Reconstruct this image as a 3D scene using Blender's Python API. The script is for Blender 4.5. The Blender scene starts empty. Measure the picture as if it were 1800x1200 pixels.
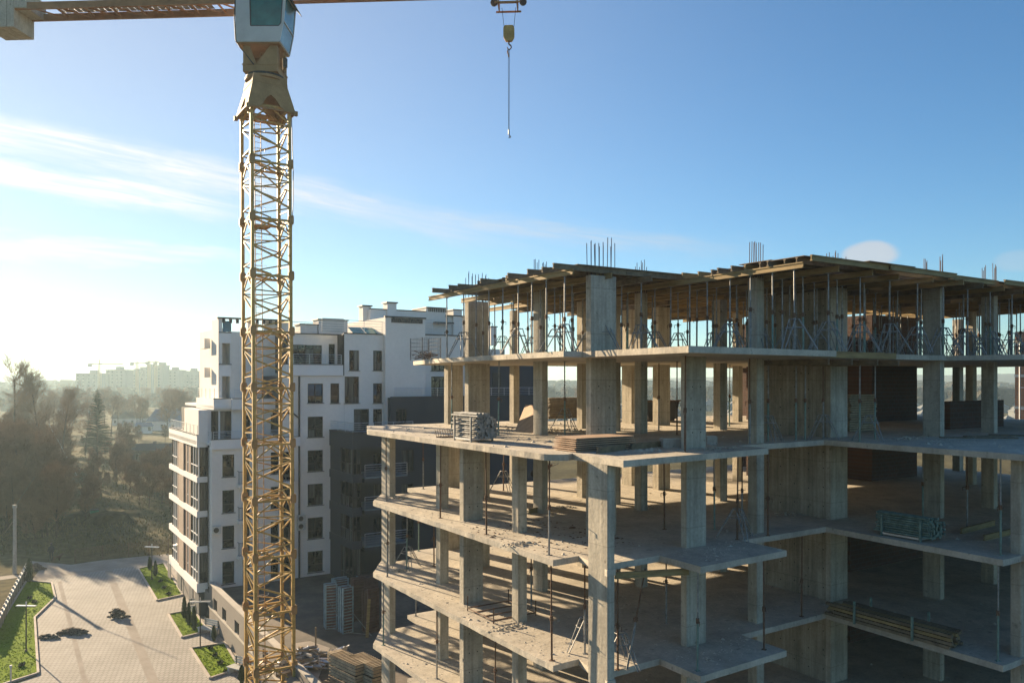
import bpy, math, random
from mathutils import Vector, Matrix
R = math.radians
C = bpy.context.scene.collection
SC = bpy.context.scene
rnd = random.Random(7)

# ------------------------------------------------------------------ camera, sky, sun, exposure
F, YH, TH = 1400.0, 668.0, R(32.7)          # focal length in photo pixels, horizon row, heading of the buildings
CT, ST = math.cos(TH), math.sin(TH)
cam = bpy.data.cameras.new('camera'); co = bpy.data.objects.new('camera', cam); C.objects.link(co)
co.location = (0, 0, 0); co.rotation_euler = (R(90), 0, 0)
cam.sensor_width = 36; cam.lens = 28.0; cam.shift_y = (YH-600)/1800.0
cam.clip_end = 12000; cam.clip_start = .2
SC.camera = co
SUN_EL, SUN_AZ = R(15.3), R(-45.0)          # azimuth measured from +Y towards +X
sd = Vector((math.sin(SUN_AZ)*math.cos(SUN_EL), math.cos(SUN_AZ)*math.cos(SUN_EL), math.sin(SUN_EL)))
sl = bpy.data.lights.new('sun', 'SUN'); so = bpy.data.objects.new('sun', sl); C.objects.link(so)
sl.energy = 5.0; sl.angle = R(0.5); sl.color = (1.0, .77, .50)
so.rotation_euler = (-sd).to_track_quat('-Z', 'Y').to_euler()
so.location = sd*100
w = bpy.data.worlds.new('World'); SC.world = w; w.use_nodes = True
nt = w.node_tree; nt.nodes.clear(); N = nt.nodes.new; L = nt.links.new
out = N('ShaderNodeOutputWorld'); bg = N('ShaderNodeBackground'); bg.inputs[1].default_value = .05
sky = N('ShaderNodeTexSky'); sky.sky_type = 'NISHITA'; sky.sun_disc = False
sky.sun_elevation = SUN_EL; sky.sun_rotation = SUN_AZ; sky.altitude = 0
sky.air_density = 1.0; sky.dust_density = .1; sky.ozone_density = 3.0
tc = N('ShaderNodeTexCoord')
def vm(op, a, b=None, k=None):
    n = N('ShaderNodeVectorMath'); n.operation = op
    for i, x in enumerate((a, b)):
        if x is None: continue
        if isinstance(x, tuple): n.inputs[i].default_value = x
        else: L(x, n.inputs[i])
    return n.outputs['Value'] if op in ('DOT_PRODUCT', 'LENGTH') else n.outputs[0]
def mt(op, a, b=None, c=None, clamp=False):
    n = N('ShaderNodeMath'); n.operation = op; n.use_clamp = clamp
    for i, x in enumerate((a, b, c)):
        if x is None: continue
        if isinstance(x, (int, float)): n.inputs[i].default_value = x
        else: L(x, n.inputs[i])
    return n.outputs[0]
def ramp(x, a, b):
    n = N('ShaderNodeMapRange'); n.interpolation_type = 'SMOOTHSTEP'; L(x, n.inputs[0])
    n.inputs[1].default_value = a; n.inputs[2].default_value = b
    return n.outputs[0]
D = vm('NORMALIZE', tc.outputs['Generated'])
def pdir(x, y): return Vector((x-900, F, YH-y)).normalized()
def band(p, q, wd, nsc, seed, amp, stretch):
    """a long thin streak of cirrus along the great circle through two directions of the sky"""
    a, b = pdir(*p), pdir(*q); n = a.cross(b).normalized()
    if n.z < 0: n = -n
    t = vm('DOT_PRODUCT', D, tuple(n))
    along = (b-a).normalized(); al = vm('DOT_PRODUCT', D, tuple(along))
    cb = N('ShaderNodeCombineXYZ'); L(mt('MULTIPLY', al, stretch), cb.inputs[0]); L(mt('MULTIPLY', t, 14.0), cb.inputs[1]); cb.inputs[2].default_value = seed
    no = N('ShaderNodeTexNoise'); L(cb.outputs[0], no.inputs['Vector']); no.inputs['Scale'].default_value = nsc; no.inputs['Detail'].default_value = 7; no.inputs['Roughness'].default_value = .58
    tt = mt('ADD', t, mt('MULTIPLY', mt('SUBTRACT', no.outputs[0], .5), amp))
    core = mt('SUBTRACT', 1.0, ramp(mt('ABSOLUTE', tt), wd*.05, wd), clamp=True)
    cf = N('ShaderNodeCombineXYZ'); L(mt('MULTIPLY', al, 9.0), cf.inputs[0]); L(mt('MULTIPLY', t, 120.0), cf.inputs[1]); cf.inputs[2].default_value = seed+20
    nf = N('ShaderNodeTexNoise'); L(cf.outputs[0], nf.inputs['Vector']); nf.inputs['Scale'].default_value = 1.0; nf.inputs['Detail'].default_value = 10; nf.inputs['Roughness'].default_value = .6
    nf.inputs['Distortion'].default_value = .6
    core = mt('MULTIPLY', core, mt('ADD', .30, mt('MULTIPLY', ramp(nf.outputs[0], .3, .68), .75)))
    return core, al, no.outputs[0]
c1, al1, n1 = band((0, 232), (760, 392), .030, 2.2, 3.1, .05, 3.0)
c2, al2, n2 = band((0, 300), (400, 372), .022, 2.6, 8.4, .045, 3.0)
c3, al3, n3 = band((0, 430), (420, 460), .018, 2.6, 1.7, .07, 3.0)
c4, al4, n4 = band((620, 372), (1500, 462), .022, 2.4, 5.7, .05, 3.0)
sx = N('ShaderNodeSeparateXYZ'); L(D, sx.inputs[0])
azx = mt('DIVIDE', sx.outputs[0], mt('MAXIMUM', sx.outputs[1], .05))     # tan of the azimuth
f1 = mt('MULTIPLY', c1, mt('SUBTRACT', 1.0, ramp(azx, -.30, .12)))
f2 = mt('MULTIPLY', c2, mt('SUBTRACT', 1.0, ramp(azx, -.46, -.28)))
f3 = mt('MULTIPLY', c3, mt('SUBTRACT', 1.0, ramp(azx, -.40, -.30)))
f4 = mt('MULTIPLY', mt('MULTIPLY', c4, ramp(azx, -.25, -.05)), mt('SUBTRACT', 1.0, ramp(azx, .15, .36)))
# one small lens shaped cloud low on the right, and wisps beyond it
def puff(p, rx, rz, seed):
    a = pdir(*p); rt = Vector((a.y, -a.x, 0)).normalized(); up = rt.cross(a)
    x = mt('DIVIDE', vm('DOT_PRODUCT', vm('SUBTRACT', D, tuple(a)), tuple(rt)), rx)
    z = mt('DIVIDE', vm('DOT_PRODUCT', vm('SUBTRACT', D, tuple(a)), tuple(up)), rz)
    no = N('ShaderNodeTexNoise'); L(D, no.inputs['Vector']); no.inputs['Scale'].default_value = 16+seed; no.inputs['Detail'].default_value = 5
    r2 = mt('ADD', mt('MULTIPLY', x, x), mt('MULTIPLY', z, z))
    r2 = mt('ADD', r2, mt('MULTIPLY', mt('SUBTRACT', no.outputs[0], .5), 1.1))
    return mt('SUBTRACT', 1.0, ramp(r2, .42, 1.0), clamp=True)
p1 = puff((1530, 446), .036, .017, 0); p2 = puff((1795, 458), .03, .014, 3)
cl = mt('MULTIPLY', f1, .80)
for x, k in ((f2, .95), (f3, .5), (f4, .5)): cl = mt('MAXIMUM', cl, mt('MULTIPLY', x, k))
for x, k in ((p1, .85), (p2, .25)): cl = mt('MAXIMUM', cl, mt('MULTIPLY', x, k))
sdot = vm('DOT_PRODUCT', D, tuple(sd))
nearsun = mt('POWER', mt('MAXIMUM', sdot, 0.0), 5.0)
cc = N('ShaderNodeMix'); cc.data_type = 'RGBA'; L(nearsun, cc.inputs[0])
cc.inputs[6].default_value = (3.6, 3.9, 4.3, 1); cc.inputs[7].default_value = (7.6, 7.2, 6.4, 1)
mx = N('ShaderNodeMix'); mx.data_type = 'RGBA'
tn = N('ShaderNodeMix'); tn.data_type = 'RGBA'; tn.blend_type = 'MULTIPLY'; tn.inputs[0].default_value = 1; L(sky.outputs[0], tn.inputs[6]); tn.inputs[7].default_value = (.71, .925, 1.05, 1)
hs = N('ShaderNodeHueSaturation'); hs.inputs['Saturation'].default_value = 1.04; L(tn.outputs[2], hs.inputs['Color'])
veil = N('ShaderNodeMix'); veil.data_type = 'RGBA'; L(mt('MULTIPLY', mt('POWER', mt('MAXIMUM', sdot, 0.0), 3.5), .42), veil.inputs[0]); L(hs.outputs[0], veil.inputs[6]); veil.inputs[7].default_value = (5.6, 4.8, 3.8, 1)
L(cl, mx.inputs[0]); L(veil.outputs[2], mx.inputs[6]); L(cc.outputs[2], mx.inputs[7])
L(mx.outputs[2], bg.inputs[0]); L(bg.outputs[0], out.inputs[0])
SC.view_settings.view_transform = 'Standard'; SC.view_settings.look = 'None'
SC.view_settings.exposure = 1.72; SC.view_settings.gamma = 1.0; SC.view_settings.use_curve_mapping = False
SC.render.engine = 'CYCLES'
cy = SC.cycles; cy.use_denoising = True; cy.max_bounces = 7; cy.diffuse_bounces = 4; cy.glossy_bounces = 3; cy.volume_bounces = 1
cy.volume_step_rate = 1.0; cy.transparent_max_bounces = 8; cy.sample_clamp_indirect = 6
try: cy.denoiser = 'OPENIMAGEDENOISE'
except Exception: pass

# ------------------------------------------------------------------ coordinates
ZG, ZP = -18.5, -16.0                        # street level and podium level (the camera hovers at zero)
LV = {0: -14.1, 1: -11.1, 2: -8.1, 3: -5.1, 4: -2.1, 5: .9}   # tops of the floor slabs
def W(u, v, z=0): return Vector((u*CT - v*ST, u*ST + v*CT, z))
def at(px, py, z):
    d = -F*z/(py-YH); return ((px-900)/F*d, d)
def xy2uv(x, y): return (x*CT + y*ST, -x*ST + y*CT)
def uvat(px, py, z): return xy2uv(*at(px, py, z))
def onV(V, px, py):
    t = (px-900)/F; d = V/(CT - t*ST); return d*(t*CT+ST), d*(YH-py)/F      # u, z
def onU(U, px, py):
    t = (px-900)/F; d = U/(t*CT+ST); return d*(CT-t*ST), d*(YH-py)/F        # v, z

# ------------------------------------------------------------------ materials
MATS = {}
def mat(name, col, rough=.85, var=.25, scale=1.5, bump=0.0, bscale=20, metal=0, col2=None, stretch=(1, 1, 1), spec=.4, seed=0, fine=0.0, trans=0):
    if name in MATS: return MATS[name]
    m = bpy.data.materials.new(name); m.use_nodes = True; t = m.node_tree; t.nodes.clear()
    n = t.nodes.new; l = t.links.new
    o = n('ShaderNodeOutputMaterial'); b = n('ShaderNodeBsdfPrincipled'); l(b.outputs[0], o.inputs[0])
    b.inputs['Roughness'].default_value = rough; b.inputs['Metallic'].default_value = metal; b.inputs['Specular IOR Level'].default_value = spec
    g = n('ShaderNodeTexCoord'); mp = n('ShaderNodeMapping'); l(g.outputs['Object'], mp.inputs[0]); mp.inputs['Scale'].default_value = stretch
    mp.inputs['Location'].default_value = (seed*3.1, seed*1.7, seed)
    a = n('ShaderNodeTexNoise'); l(mp.outputs[0], a.inputs['Vector']); a.inputs['Scale'].default_value = scale; a.inputs['Detail'].default_value = 8; a.inputs['Roughness'].default_value = .62
    cr = n('ShaderNodeValToRGB'); l(a.outputs[0], cr.inputs[0])
    c2 = col2 or tuple(x*(1-var) for x in col)
    cr.color_ramp.elements[0].position = .36; cr.color_ramp.elements[0].color = (*c2, 1)
    cr.color_ramp.elements[1].position = .64; cr.color_ramp.elements[1].color = (*[x*(1+var*.35) for x in col], 1)
    last = cr.outputs[0]
    if fine:
        f = n('ShaderNodeTexNoise'); l(mp.outputs[0], f.inputs['Vector']); f.inputs['Scale'].default_value = scale*14; f.inputs['Detail'].default_value = 4
        r = n('ShaderNodeMapRange'); l(f.outputs[0], r.inputs[0]); r.inputs[1].default_value = .3; r.inputs[2].default_value = .7; r.inputs[3].default_value = 1-fine; r.inputs[4].default_value = 1+fine
        v = n('ShaderNodeVectorMath'); v.operation = 'SCALE'; l(last, v.inputs[0]); l(r.outputs[0], v.inputs['Scale']); last = v.outputs[0]
    l(last, b.inputs['Base Color'])
    if bump:
        f = n('ShaderNodeTexNoise'); l(mp.outputs[0], f.inputs['Vector']); f.inputs['Scale'].default_value = bscale; f.inputs['Detail'].default_value = 5
        bp = n('ShaderNodeBump'); bp.inputs['Strength'].default_value = bump; bp.inputs['Distance'].default_value = .03
        l(f.outputs[0], bp.inputs['Height']); l(bp.outputs[0], b.inputs['Normal'])
    MATS[name] = m; return m
def glassmat(name, col, rough=.04):
    if name in MATS: return MATS[name]
    m = mat(name, col, rough, var=.5, scale=.8, spec=.45); return m
def concrete(name, col, boards=0.0, stain=.45):
    """cast concrete: mottled grey, darker streaks and pits, vertical board marks when asked for"""
    if name in MATS: return MATS[name]
    m = mat(name, col, .9, var=.22, scale=.9, bump=.35, bscale=9, fine=.10)
    t = m.node_tree; n = t.nodes.new; l = t.links.new
    b = [x for x in t.nodes if x.type == 'BSDF_PRINCIPLED'][0]
    src = b.inputs['Base Color'].links[0].from_socket
    g = n('ShaderNodeTexCoord'); mp = n('ShaderNodeMapping'); l(g.outputs['Object'], mp.inputs[0]); mp.inputs['Scale'].default_value = (1.6, 1.6, .22)
    a = n('ShaderNodeTexNoise'); l(mp.outputs[0], a.inputs['Vector']); a.inputs['Scale'].default_value = 2.6; a.inputs['Detail'].default_value = 9; a.inputs['Roughness'].default_value = .7
    r = n('ShaderNodeMapRange'); l(a.outputs[0], r.inputs[0]); r.inputs[1].default_value = .42; r.inputs[2].default_value = .68; r.inputs[3].default_value = 1-stain*.12; r.inputs[4].default_value = 1-stain
    s = n('ShaderNodeTexNoise'); l(g.outputs['Object'], s.inputs['Vector']); s.inputs['Scale'].default_value = 5.0; s.inputs['Detail'].default_value = 3
    r3 = n('ShaderNodeMapRange'); l(s.outputs[0], r3.inputs[0]); r3.inputs[1].default_value = .66; r3.inputs[2].default_value = .74; r3.inputs[3].default_value = 1; r3.inputs[4].default_value = .62
    k = n('ShaderNodeMath'); k.operation = 'MULTIPLY'; l(r.outputs[0], k.inputs[0]); l(r3.outputs[0], k.inputs[1]); kk = k.outputs[0]
    if boards:
        mp2 = n('ShaderNodeMapping'); l(g.outputs['Object'], mp2.inputs[0]); mp2.inputs['Scale'].default_value = (9, 9, .05)
        bn = n('ShaderNodeTexNoise'); l(mp2.outputs[0], bn.inputs['Vector']); bn.inputs['Scale'].default_value = 1.0; bn.inputs['Detail'].default_value = 2
        r2 = n('ShaderNodeMapRange'); l(bn.outputs[0], r2.inputs[0]); r2.inputs[1].default_value = .35; r2.inputs[2].default_value = .65; r2.inputs[3].default_value = 1-boards; r2.inputs[4].default_value = 1.06
        k2 = n('ShaderNodeMath'); k2.operation = 'MULTIPLY'; l(kk, k2.inputs[0]); l(r2.outputs[0], k2.inputs[1]); kk = k2.outputs[0]
    if boards:                                                   # pour line every metre and a half
        sp = n('ShaderNodeSeparateXYZ'); l(g.outputs['Object'], sp.inputs[0])
        md = n('ShaderNodeMath'); md.operation = 'PINGPONG'; l(sp.outputs[2], md.inputs[0]); md.inputs[1].default_value = .75
        r4 = n('ShaderNodeMapRange'); l(md.outputs[0], r4.inputs[0]); r4.inputs[1].default_value = .0; r4.inputs[2].default_value = .022; r4.inputs[3].default_value = .72; r4.inputs[4].default_value = 1
        k3 = n('ShaderNodeMath'); k3.operation = 'MULTIPLY'; l(kk, k3.inputs[0]); l(r4.outputs[0], k3.inputs[1]); kk = k3.outputs[0]
    v = n('ShaderNodeVectorMath'); v.operation = 'SCALE'; l(src, v.inputs[0]); l(kk, v.inputs['Scale']); l(v.outputs[0], b.inputs['Base Color'])
    return m
def brickmat(name, c1, c2, mortar, bw=.26, bh=.078, axis='XZ'):
    if name in MATS: return MATS[name]
    m = mat(name, c1, .9); t = m.node_tree; n = t.nodes.new; l = t.links.new
    b = [x for x in t.nodes if x.type == 'BSDF_PRINCIPLED'][0]
    g = n('ShaderNodeTexCoord'); sp = n('ShaderNodeSeparateXYZ'); cb = n('ShaderNodeCombineXYZ'); l(g.outputs['Object'], sp.inputs[0])
    l(sp.outputs['XY'.index(axis[0]) if axis[0] in 'XY' else 2], cb.inputs[0]); l(sp.outputs['XYZ'.index(axis[1])], cb.inputs[1])
    br = n('ShaderNodeTexBrick'); l(cb.outputs[0], br.inputs[0]); br.inputs['Scale'].default_value = 1
    br.inputs['Brick Width'].default_value = bw; br.inputs['Row Height'].default_value = bh; br.inputs['Mortar Size'].default_value = .012 if bh < .2 else (.02 if bh < .4 else .035)
    br.inputs['Color1'].default_value = (*c1, 1); br.inputs['Color2'].default_value = (*c2, 1); br.inputs['Mortar'].default_value = (*mortar, 1)
    no = n('ShaderNodeTexNoise'); l(g.outputs['Object'], no.inputs['Vector']); no.inputs['Scale'].default_value = .35; no.inputs['Detail'].default_value = 8; no.inputs['Roughness'].default_value = .65
    r = n('ShaderNodeMapRange'); l(no.outputs[0], r.inputs[0]); r.inputs[1].default_value = .35; r.inputs[2].default_value = .68; r.inputs[3].default_value = .72; r.inputs[4].default_value = 1.04
    v = n('ShaderNodeVectorMath'); v.operation = 'SCALE'; l(br.outputs[0], v.inputs[0]); l(r.outputs[0], v.inputs['Scale']); l(v.outputs[0], b.inputs['Base Color'])
    bp = n('ShaderNodeBump'); bp.inputs['Strength'].default_value = .4; bp.inputs['Distance'].default_value = .01; l(br.outputs['Fac'], bp.inputs['Height']); bp.invert = True; l(bp.outputs[0], b.inputs['Normal'])
    return m
M_CON = concrete('cast_concrete', (.47, .425, .34), boards=.14, stain=.35)
M_SLAB = concrete('slab_concrete', (.50, .45, .365), stain=.22)
M_WALLC = concrete('shuttered_concrete', (.38, .34, .265), boards=.22, stain=.4)
M_WHITE = mat('white_render', (.72, .685, .63), .9, var=.07, scale=.25, fine=.03)
M_BAND = mat('white_band_render', (.72, .71, .69), .9, var=.07, scale=.3)
M_DARK = mat('charcoal_render', (.045, .05, .060), .9, var=.12, scale=.3)
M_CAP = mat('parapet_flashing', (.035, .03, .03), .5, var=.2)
M_FRAME = mat('window_frame_brown', (.028, .022, .019), .5, var=.2)
M_GLASS = glassmat('window_glass', (.012, .016, .02))
M_GLASSL = mat('window_glass_curtained', (.13, .13, .115), .15, var=.85, scale=1.2, stretch=(5, 5, .15))
M_GLASSB = glassmat('window_glass_blue', (.03, .10, .17), .05)
M_RAIL = mat('rail_steel', (.62, .62, .62), .35, var=.1, metal=.7)
M_BRICKC = brickmat('brown_tile_cladding', (.30, .20, .145), (.24, .16, .115), (.36, .30, .25), .3, .09, 'YZ')
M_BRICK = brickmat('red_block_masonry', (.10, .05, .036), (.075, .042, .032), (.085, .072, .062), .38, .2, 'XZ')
M_TIMBER = mat('formwork_timber', (.31, .22, .095), .75, var=.35, scale=3, stretch=(.4, .4, 3), fine=.12)
M_TIMBERD = mat('weathered_timber', (.20, .155, .10), .85, var=.4, scale=3, fine=.15)
M_PLYD = mat('deck_plywood', (.20, .14, .09), .85, var=.35, scale=1.2, fine=.12)
M_CRATE = mat('crate_timber', (.36, .285, .19), .85, var=.35, scale=3, fine=.15)
M_CAPP = mat('parapet_coping', (.42, .385, .33), .9, var=.15, scale=.6)
M_PLY = mat('plywood_face', (.40, .27, .18), .8, var=.25, scale=1.4, stretch=(1, 3, 1), fine=.12)
M_STEEL = mat('galvanised_prop', (.27, .27, .26), .55, var=.5, scale=5, metal=.25)
M_STEELB = mat('painted_prop_green', (.16, .25, .22), .5, var=.4, scale=5, metal=.2)
M_RUST = mat('rusty_steel', (.16, .09, .055), .8, var=.4, scale=6, metal=.2)
M_REBAR = mat('rebar_steel', (.07, .045, .05), .7, var=.3, metal=.3)
M_CRANE = mat('crane_ochre_paint', (.46, .30, .09), .6, var=.34, scale=1.4, fine=.18, spec=.25)
M_CRANED = mat('crane_tan_plate', (.33, .20, .085), .65, spec=.2, var=.28, scale=1.1, fine=.06)
M_CABW = mat('cab_white_paint', (.52, .52, .48), .45, var=.15, scale=.9)
M_CW = concrete('counterweight_concrete', (.50, .44, .34), stain=.3)
M_BLACK = mat('black_cable', (.012, .012, .013), .6)
M_PAVE = brickmat('paving_blocks', (.335, .315, .285), (.30, .28, .25), (.20, .185, .165), .30, .42, 'XY')
M_PAVE2 = brickmat('path_paving', (.37, .32, .265), (.33, .285, .235), (.24, .20, .17), .3, .2, 'XY')
M_KERB = concrete('kerb_concrete', (.46, .40, .34), stain=.2)
M_BARK = mat('bark', (.10, .07, .05), 1, spec=.05, var=.4, scale=4)
M_TWIG = mat('bare_twigs', (.27, .16, .09), 1, spec=.03, var=.45, scale=.25)
M_NEEDLE = mat('spruce_needles', (.030, .042, .020), 1, spec=.05, var=.4, scale=.8)
M_THUJA = mat('thuja_foliage', (.035, .055, .014), .9, var=.4, scale=3)
M_LAWN = mat('lawn_base', (.15, .225, .006), 1, spec=.05, var=.25, scale=1.2, fine=.2)
M_GRASS = mat('grass_blades', (.17, .25, .006), 1, spec=.05, var=.25, scale=1.5)
M_FIELD = mat('rough_field', (.105, .088, .042), 1, spec=.02, var=.55, scale=.07, bump=.8, bscale=1.5, fine=.35, col2=(.06, .052, .028))
M_PATHC = mat('dusty_concrete_path', (.31, .275, .235), 1, spec=.1, var=.2, scale=.4, fine=.08)
M_DIRT = mat('spoil_earth', (.16, .12, .085), .95, var=.4, scale=3, bump=.6, bscale=6)
M_PODIUM = mat('podium_screed', (.13, .105, .08), .9, var=.6, scale=.28, fine=.12, col2=(.055, .05, .045))
M_TAUPE = mat('taupe_plinth', (.16, .14, .125), .9, var=.12, scale=.4)
M_HAZEBLD = mat('far_facade', (.15, .16, .16), .9, var=.12, scale=.05)
M_FARWOOD = mat('far_wood_tone', (.055, .048, .035), 1, spec=.02, var=.4, scale=.02)
M_ROOFB = mat('blue_grey_roof', (.10, .15, .22), .45, var=.15, scale=.3)
M_ROOFD = mat('dark_shed_roof', (.055, .05, .045), .8, var=.2, scale=.4)
M_CLOTH = mat('dark_clothing', (.02, .024, .032), .9)
M_SKIN = mat('skin', (.38, .22, .16), .6)
M_FUR = mat('brown_fur', (.09, .05, .03), .9)

# ------------------------------------------------------------------ mesh builder
class MB:
    def __init__(s): s.v = []; s.f = []
    def add(s, vs, fs):
        k = len(s.v); s.v += [tuple(x) for x in vs]; s.f += [tuple(i+k for i in f) for f in fs]; return s
    def box(s, x0, x1, y0, y1, z0, z1):
        return s.add([(x0,y0,z0),(x1,y0,z0),(x1,y1,z0),(x0,y1,z0),(x0,y0,z1),(x1,y0,z1),(x1,y1,z1),(x0,y1,z1)],
                     [(0,3,2,1),(4,5,6,7),(0,1,5,4),(1,2,6,5),(2,3,7,6),(3,0,4,7)])
    def bar(s, p, q, wd, ht=None, roll=0):
        p = Vector(p); q = Vector(q); d = (q-p)
        if d.length < 1e-6: return s
        d.normalize(); ht = wd if ht is None else ht
        up = Vector((0, 0, 1)) if abs(d.z) < .95 else Vector((0, 1, 0))
        a = d.cross(up).normalized(); b = a.cross(d).normalized()
        if roll: a, b = a*math.cos(roll)+b*math.sin(roll), b*math.cos(roll)-a*math.sin(roll)
        a = a*wd/2; b = b*ht/2
        vs = [p-a-b, p+a-b, p+a+b, p-a+b, q-a-b, q+a-b, q+a+b, q-a+b]
        return s.add(vs, [(0,1,2,3),(7,6,5,4),(0,4,5,1),(1,5,6,2),(2,6,7,3),(3,7,4,0)])
    def tube(s, p, q, r0, r1=None, n=8, cap=True):
        p = Vector(p); q = Vector(q); d = (q-p)
        if d.length < 1e-6: return s
        d.normalize(); r1 = r0 if r1 is None else r1
        up = Vector((0, 0, 1)) if abs(d.z) < .95 else Vector((0, 1, 0))
        a = d.cross(up).normalized(); b = a.cross(d).normalized()
        vs = [p+(a*math.cos(t)+b*math.sin(t))*r0 for t in [2*math.pi*i/n for i in range(n)]] + [q+(a*math.cos(t)+b*math.sin(t))*r1 for t in [2*math.pi*i/n for i in range(n)]]
        fs = [(i, (i+1) % n, n+(i+1) % n, n+i) for i in range(n)]
        if cap: fs += [tuple(range(n-1, -1, -1)), tuple(range(n, 2*n))]
        return s.add(vs, fs)
    def prism(s, pts, z0, z1):
        n = len(pts); a = sum(pts[i][0]*pts[(i+1)%n][1]-pts[(i+1)%n][0]*pts[i][1] for i in range(n))
        if a < 0: pts = pts[::-1]
        return s.add([(x,y,z0) for x,y in pts]+[(x,y,z1) for x,y in pts],
                     [tuple(range(n-1,-1,-1)), tuple(range(n,2*n))]+[(i,(i+1)%n,n+(i+1)%n,n+i) for i in range(n)])
    def sheet(s, pts, z): 
        n = len(pts); a = sum(pts[i][0]*pts[(i+1)%n][1]-pts[(i+1)%n][0]*pts[i][1] for i in range(n))
        if a < 0: pts = pts[::-1]
        return s.add([(x,y,z) for x,y in pts], [tuple(range(n))])
    def blob(s, c, r, n=6, jag=.25, rr=rnd):
        c = Vector(c); rx, ry, rz = r; vs = [c+Vector((0,0,-rz))]
        rings = 3
        for k in range(rings):
            ph = -math.pi/2+math.pi*(k+1)/(rings+1)
            for i in range(n):
                t = 2*math.pi*(i+.5*k)/n; j = 1+rr.uniform(-jag, jag)
                vs.append(c+Vector((rx*math.cos(ph)*math.cos(t)*j, ry*math.cos(ph)*math.sin(t)*j, rz*math.sin(ph)*j)))
        vs.append(c+Vector((0,0,rz))); fs = [(0, 1+(i+1)%n, 1+i) for i in range(n)]
        for k in range(rings-1):
            for i in range(n): fs.append((1+k*n+i, 1+k*n+(i+1)%n, 1+(k+1)*n+(i+1)%n, 1+(k+1)*n+i))
        e = len(vs)-1; b = 1+(rings-1)*n
        fs += [(b+i, b+(i+1)%n, e) for i in range(n)]
        return s.add(vs, fs)
    def mesh(s, name, m):
        me = bpy.data.meshes.new(name); me.from_pydata(s.v, [], s.f); me.materials.append(m); me.update(); return me
    def build(s, name, m, parent=None, smooth=False, label=None, kind=None):
        me = s.mesh(name, m)
        if smooth: me.polygons.foreach_set('use_smooth', [True]*len(me.polygons))
        return link(name, me, parent, label, kind)
def link(name, me, parent=None, label=None, kind=None):
    o = bpy.data.objects.new(name, me); C.objects.link(o)
    if parent: o.parent = parent
    if label: o['label'] = label
    if kind: o['kind'] = kind
    return o
def thing(name, label, cat, loc=(0, 0, 0), rz=0, group=None):
    o = bpy.data.objects.new(name, None); C.objects.link(o); o.empty_display_size = .3
    o.location = loc; o.rotation_euler = (0, 0, rz); o['label'] = label; o['category'] = cat
    if group: o['group'] = group
    return o
def tag(o, label, cat, group=None):
    o['label'] = label; o['category'] = cat
    if group: o['group'] = group
    return o
def dup(root, loc, rz, label=None, group=None, scale=None, tilt=None):
    kids = {}
    def cp(o, par):
        c = o.copy(); C.objects.link(c)
        if par: c.parent = par
        for k in KIDS.get(o.name, []): cp(k, c)
        return c
    r = cp(root, None); r.location = loc; r.rotation_euler = (tilt or (0, 0))[0], (tilt or (0, 0))[1], rz
    if scale: r.scale = (scale,)*3 if isinstance(scale, (int, float)) else scale
    if label: r['label'] = label
    if group: r['group'] = group
    return r
KIDS = {}
def reg(root):
    """remember the children of a thing that will be copied"""
    for o in [root]+list(root.children_recursive): KIDS[o.name] = list(o.children)
    return root
def frame(name, label, cat, u=0, v=0, z=0, group=None, rz=0): return thing(name, label, cat, W(u, v, z), TH+rz, group)

def outline(pts, step=.45, j=.012, seed=1):
    """a polygon with its long edges broken up and roughened, as cast against worn boards"""
    r = random.Random(seed); o = []
    for i, p in enumerate(pts):
        q = pts[(i+1) % len(pts)]; d = math.hypot(q[0]-p[0], q[1]-p[1]); k = max(1, int(d/step)) if d < 30 else 1
        for t in range(k):
            o.append((p[0]+(q[0]-p[0])*t/k+(r.uniform(-j, j) if t else 0), p[1]+(q[1]-p[1])*t/k+(r.uniform(-j, j) if t else 0)))
    return o

# ------------------------------------------------------------------ the unfinished concrete frame building
low = [(13.2,31.4),(13.2,18.4),(14.15,18.45),(13.72,16.64),(14.02,16.64),(14.05,17.15),(16.15,17.2),(16.12,15.55),(19.85,15.66),(19.85,17.4),(24.15,17.42),(23.95,11.5),
       (25.05,11.5),(25.3,9),(34,9),(46,12),(46,33.25),(19.5,33.25),(19.5,34.4),(16.2,34.4),(16.15,32.9),(14.9,32.8),(14.3,33.15)]
arc = [(13.0+.55-.55*math.cos(t), 18.75-.6*math.sin(t)) for t in [R(90)*k/6 for k in range(7)]]
lv4 = [(12.95,31.4)]+arc+[(13.8,18.3),(13.70,15.95),(19.95,16.42),(19.95,17.6),(24.35,17.62),(24.3,11.0),(25.3,9),(34,9),(46,12),(46,33.25),(21.9,33.25),(21.9,34.5),(14.2,34.5)]
lv5 = [(16.6,34.6),(15.3,29.3),(14.6,19.8),(15.45,19.95),(15.15,15.05),(21.6,15.2),(21.6,16.1),(24.3,16.0),(29.25,16.0),(30.1,13.8),(46,13.9),(46,33.25),(21.9,33.25),(21.9,34.5)]
site = frame('unfinished_building', 'bare concrete frame of an unfinished apartment block with open floors and propped roof formwork', 'building under construction')
TS = .18
for k in range(-1, 6):
    o = low if k < 4 else (lv4 if k == 4 else lv5)
    z = LV.get(k, -17.1)
    if k == -1: MB().prism(outline(o, 3, .0), z-.5, z).build('ground_slab', M_SLAB, site); continue
    MB().prism(outline(o, .4, .014, 11+k), z-TS, z).build('floor_slab', M_SLAB, site)
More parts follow.
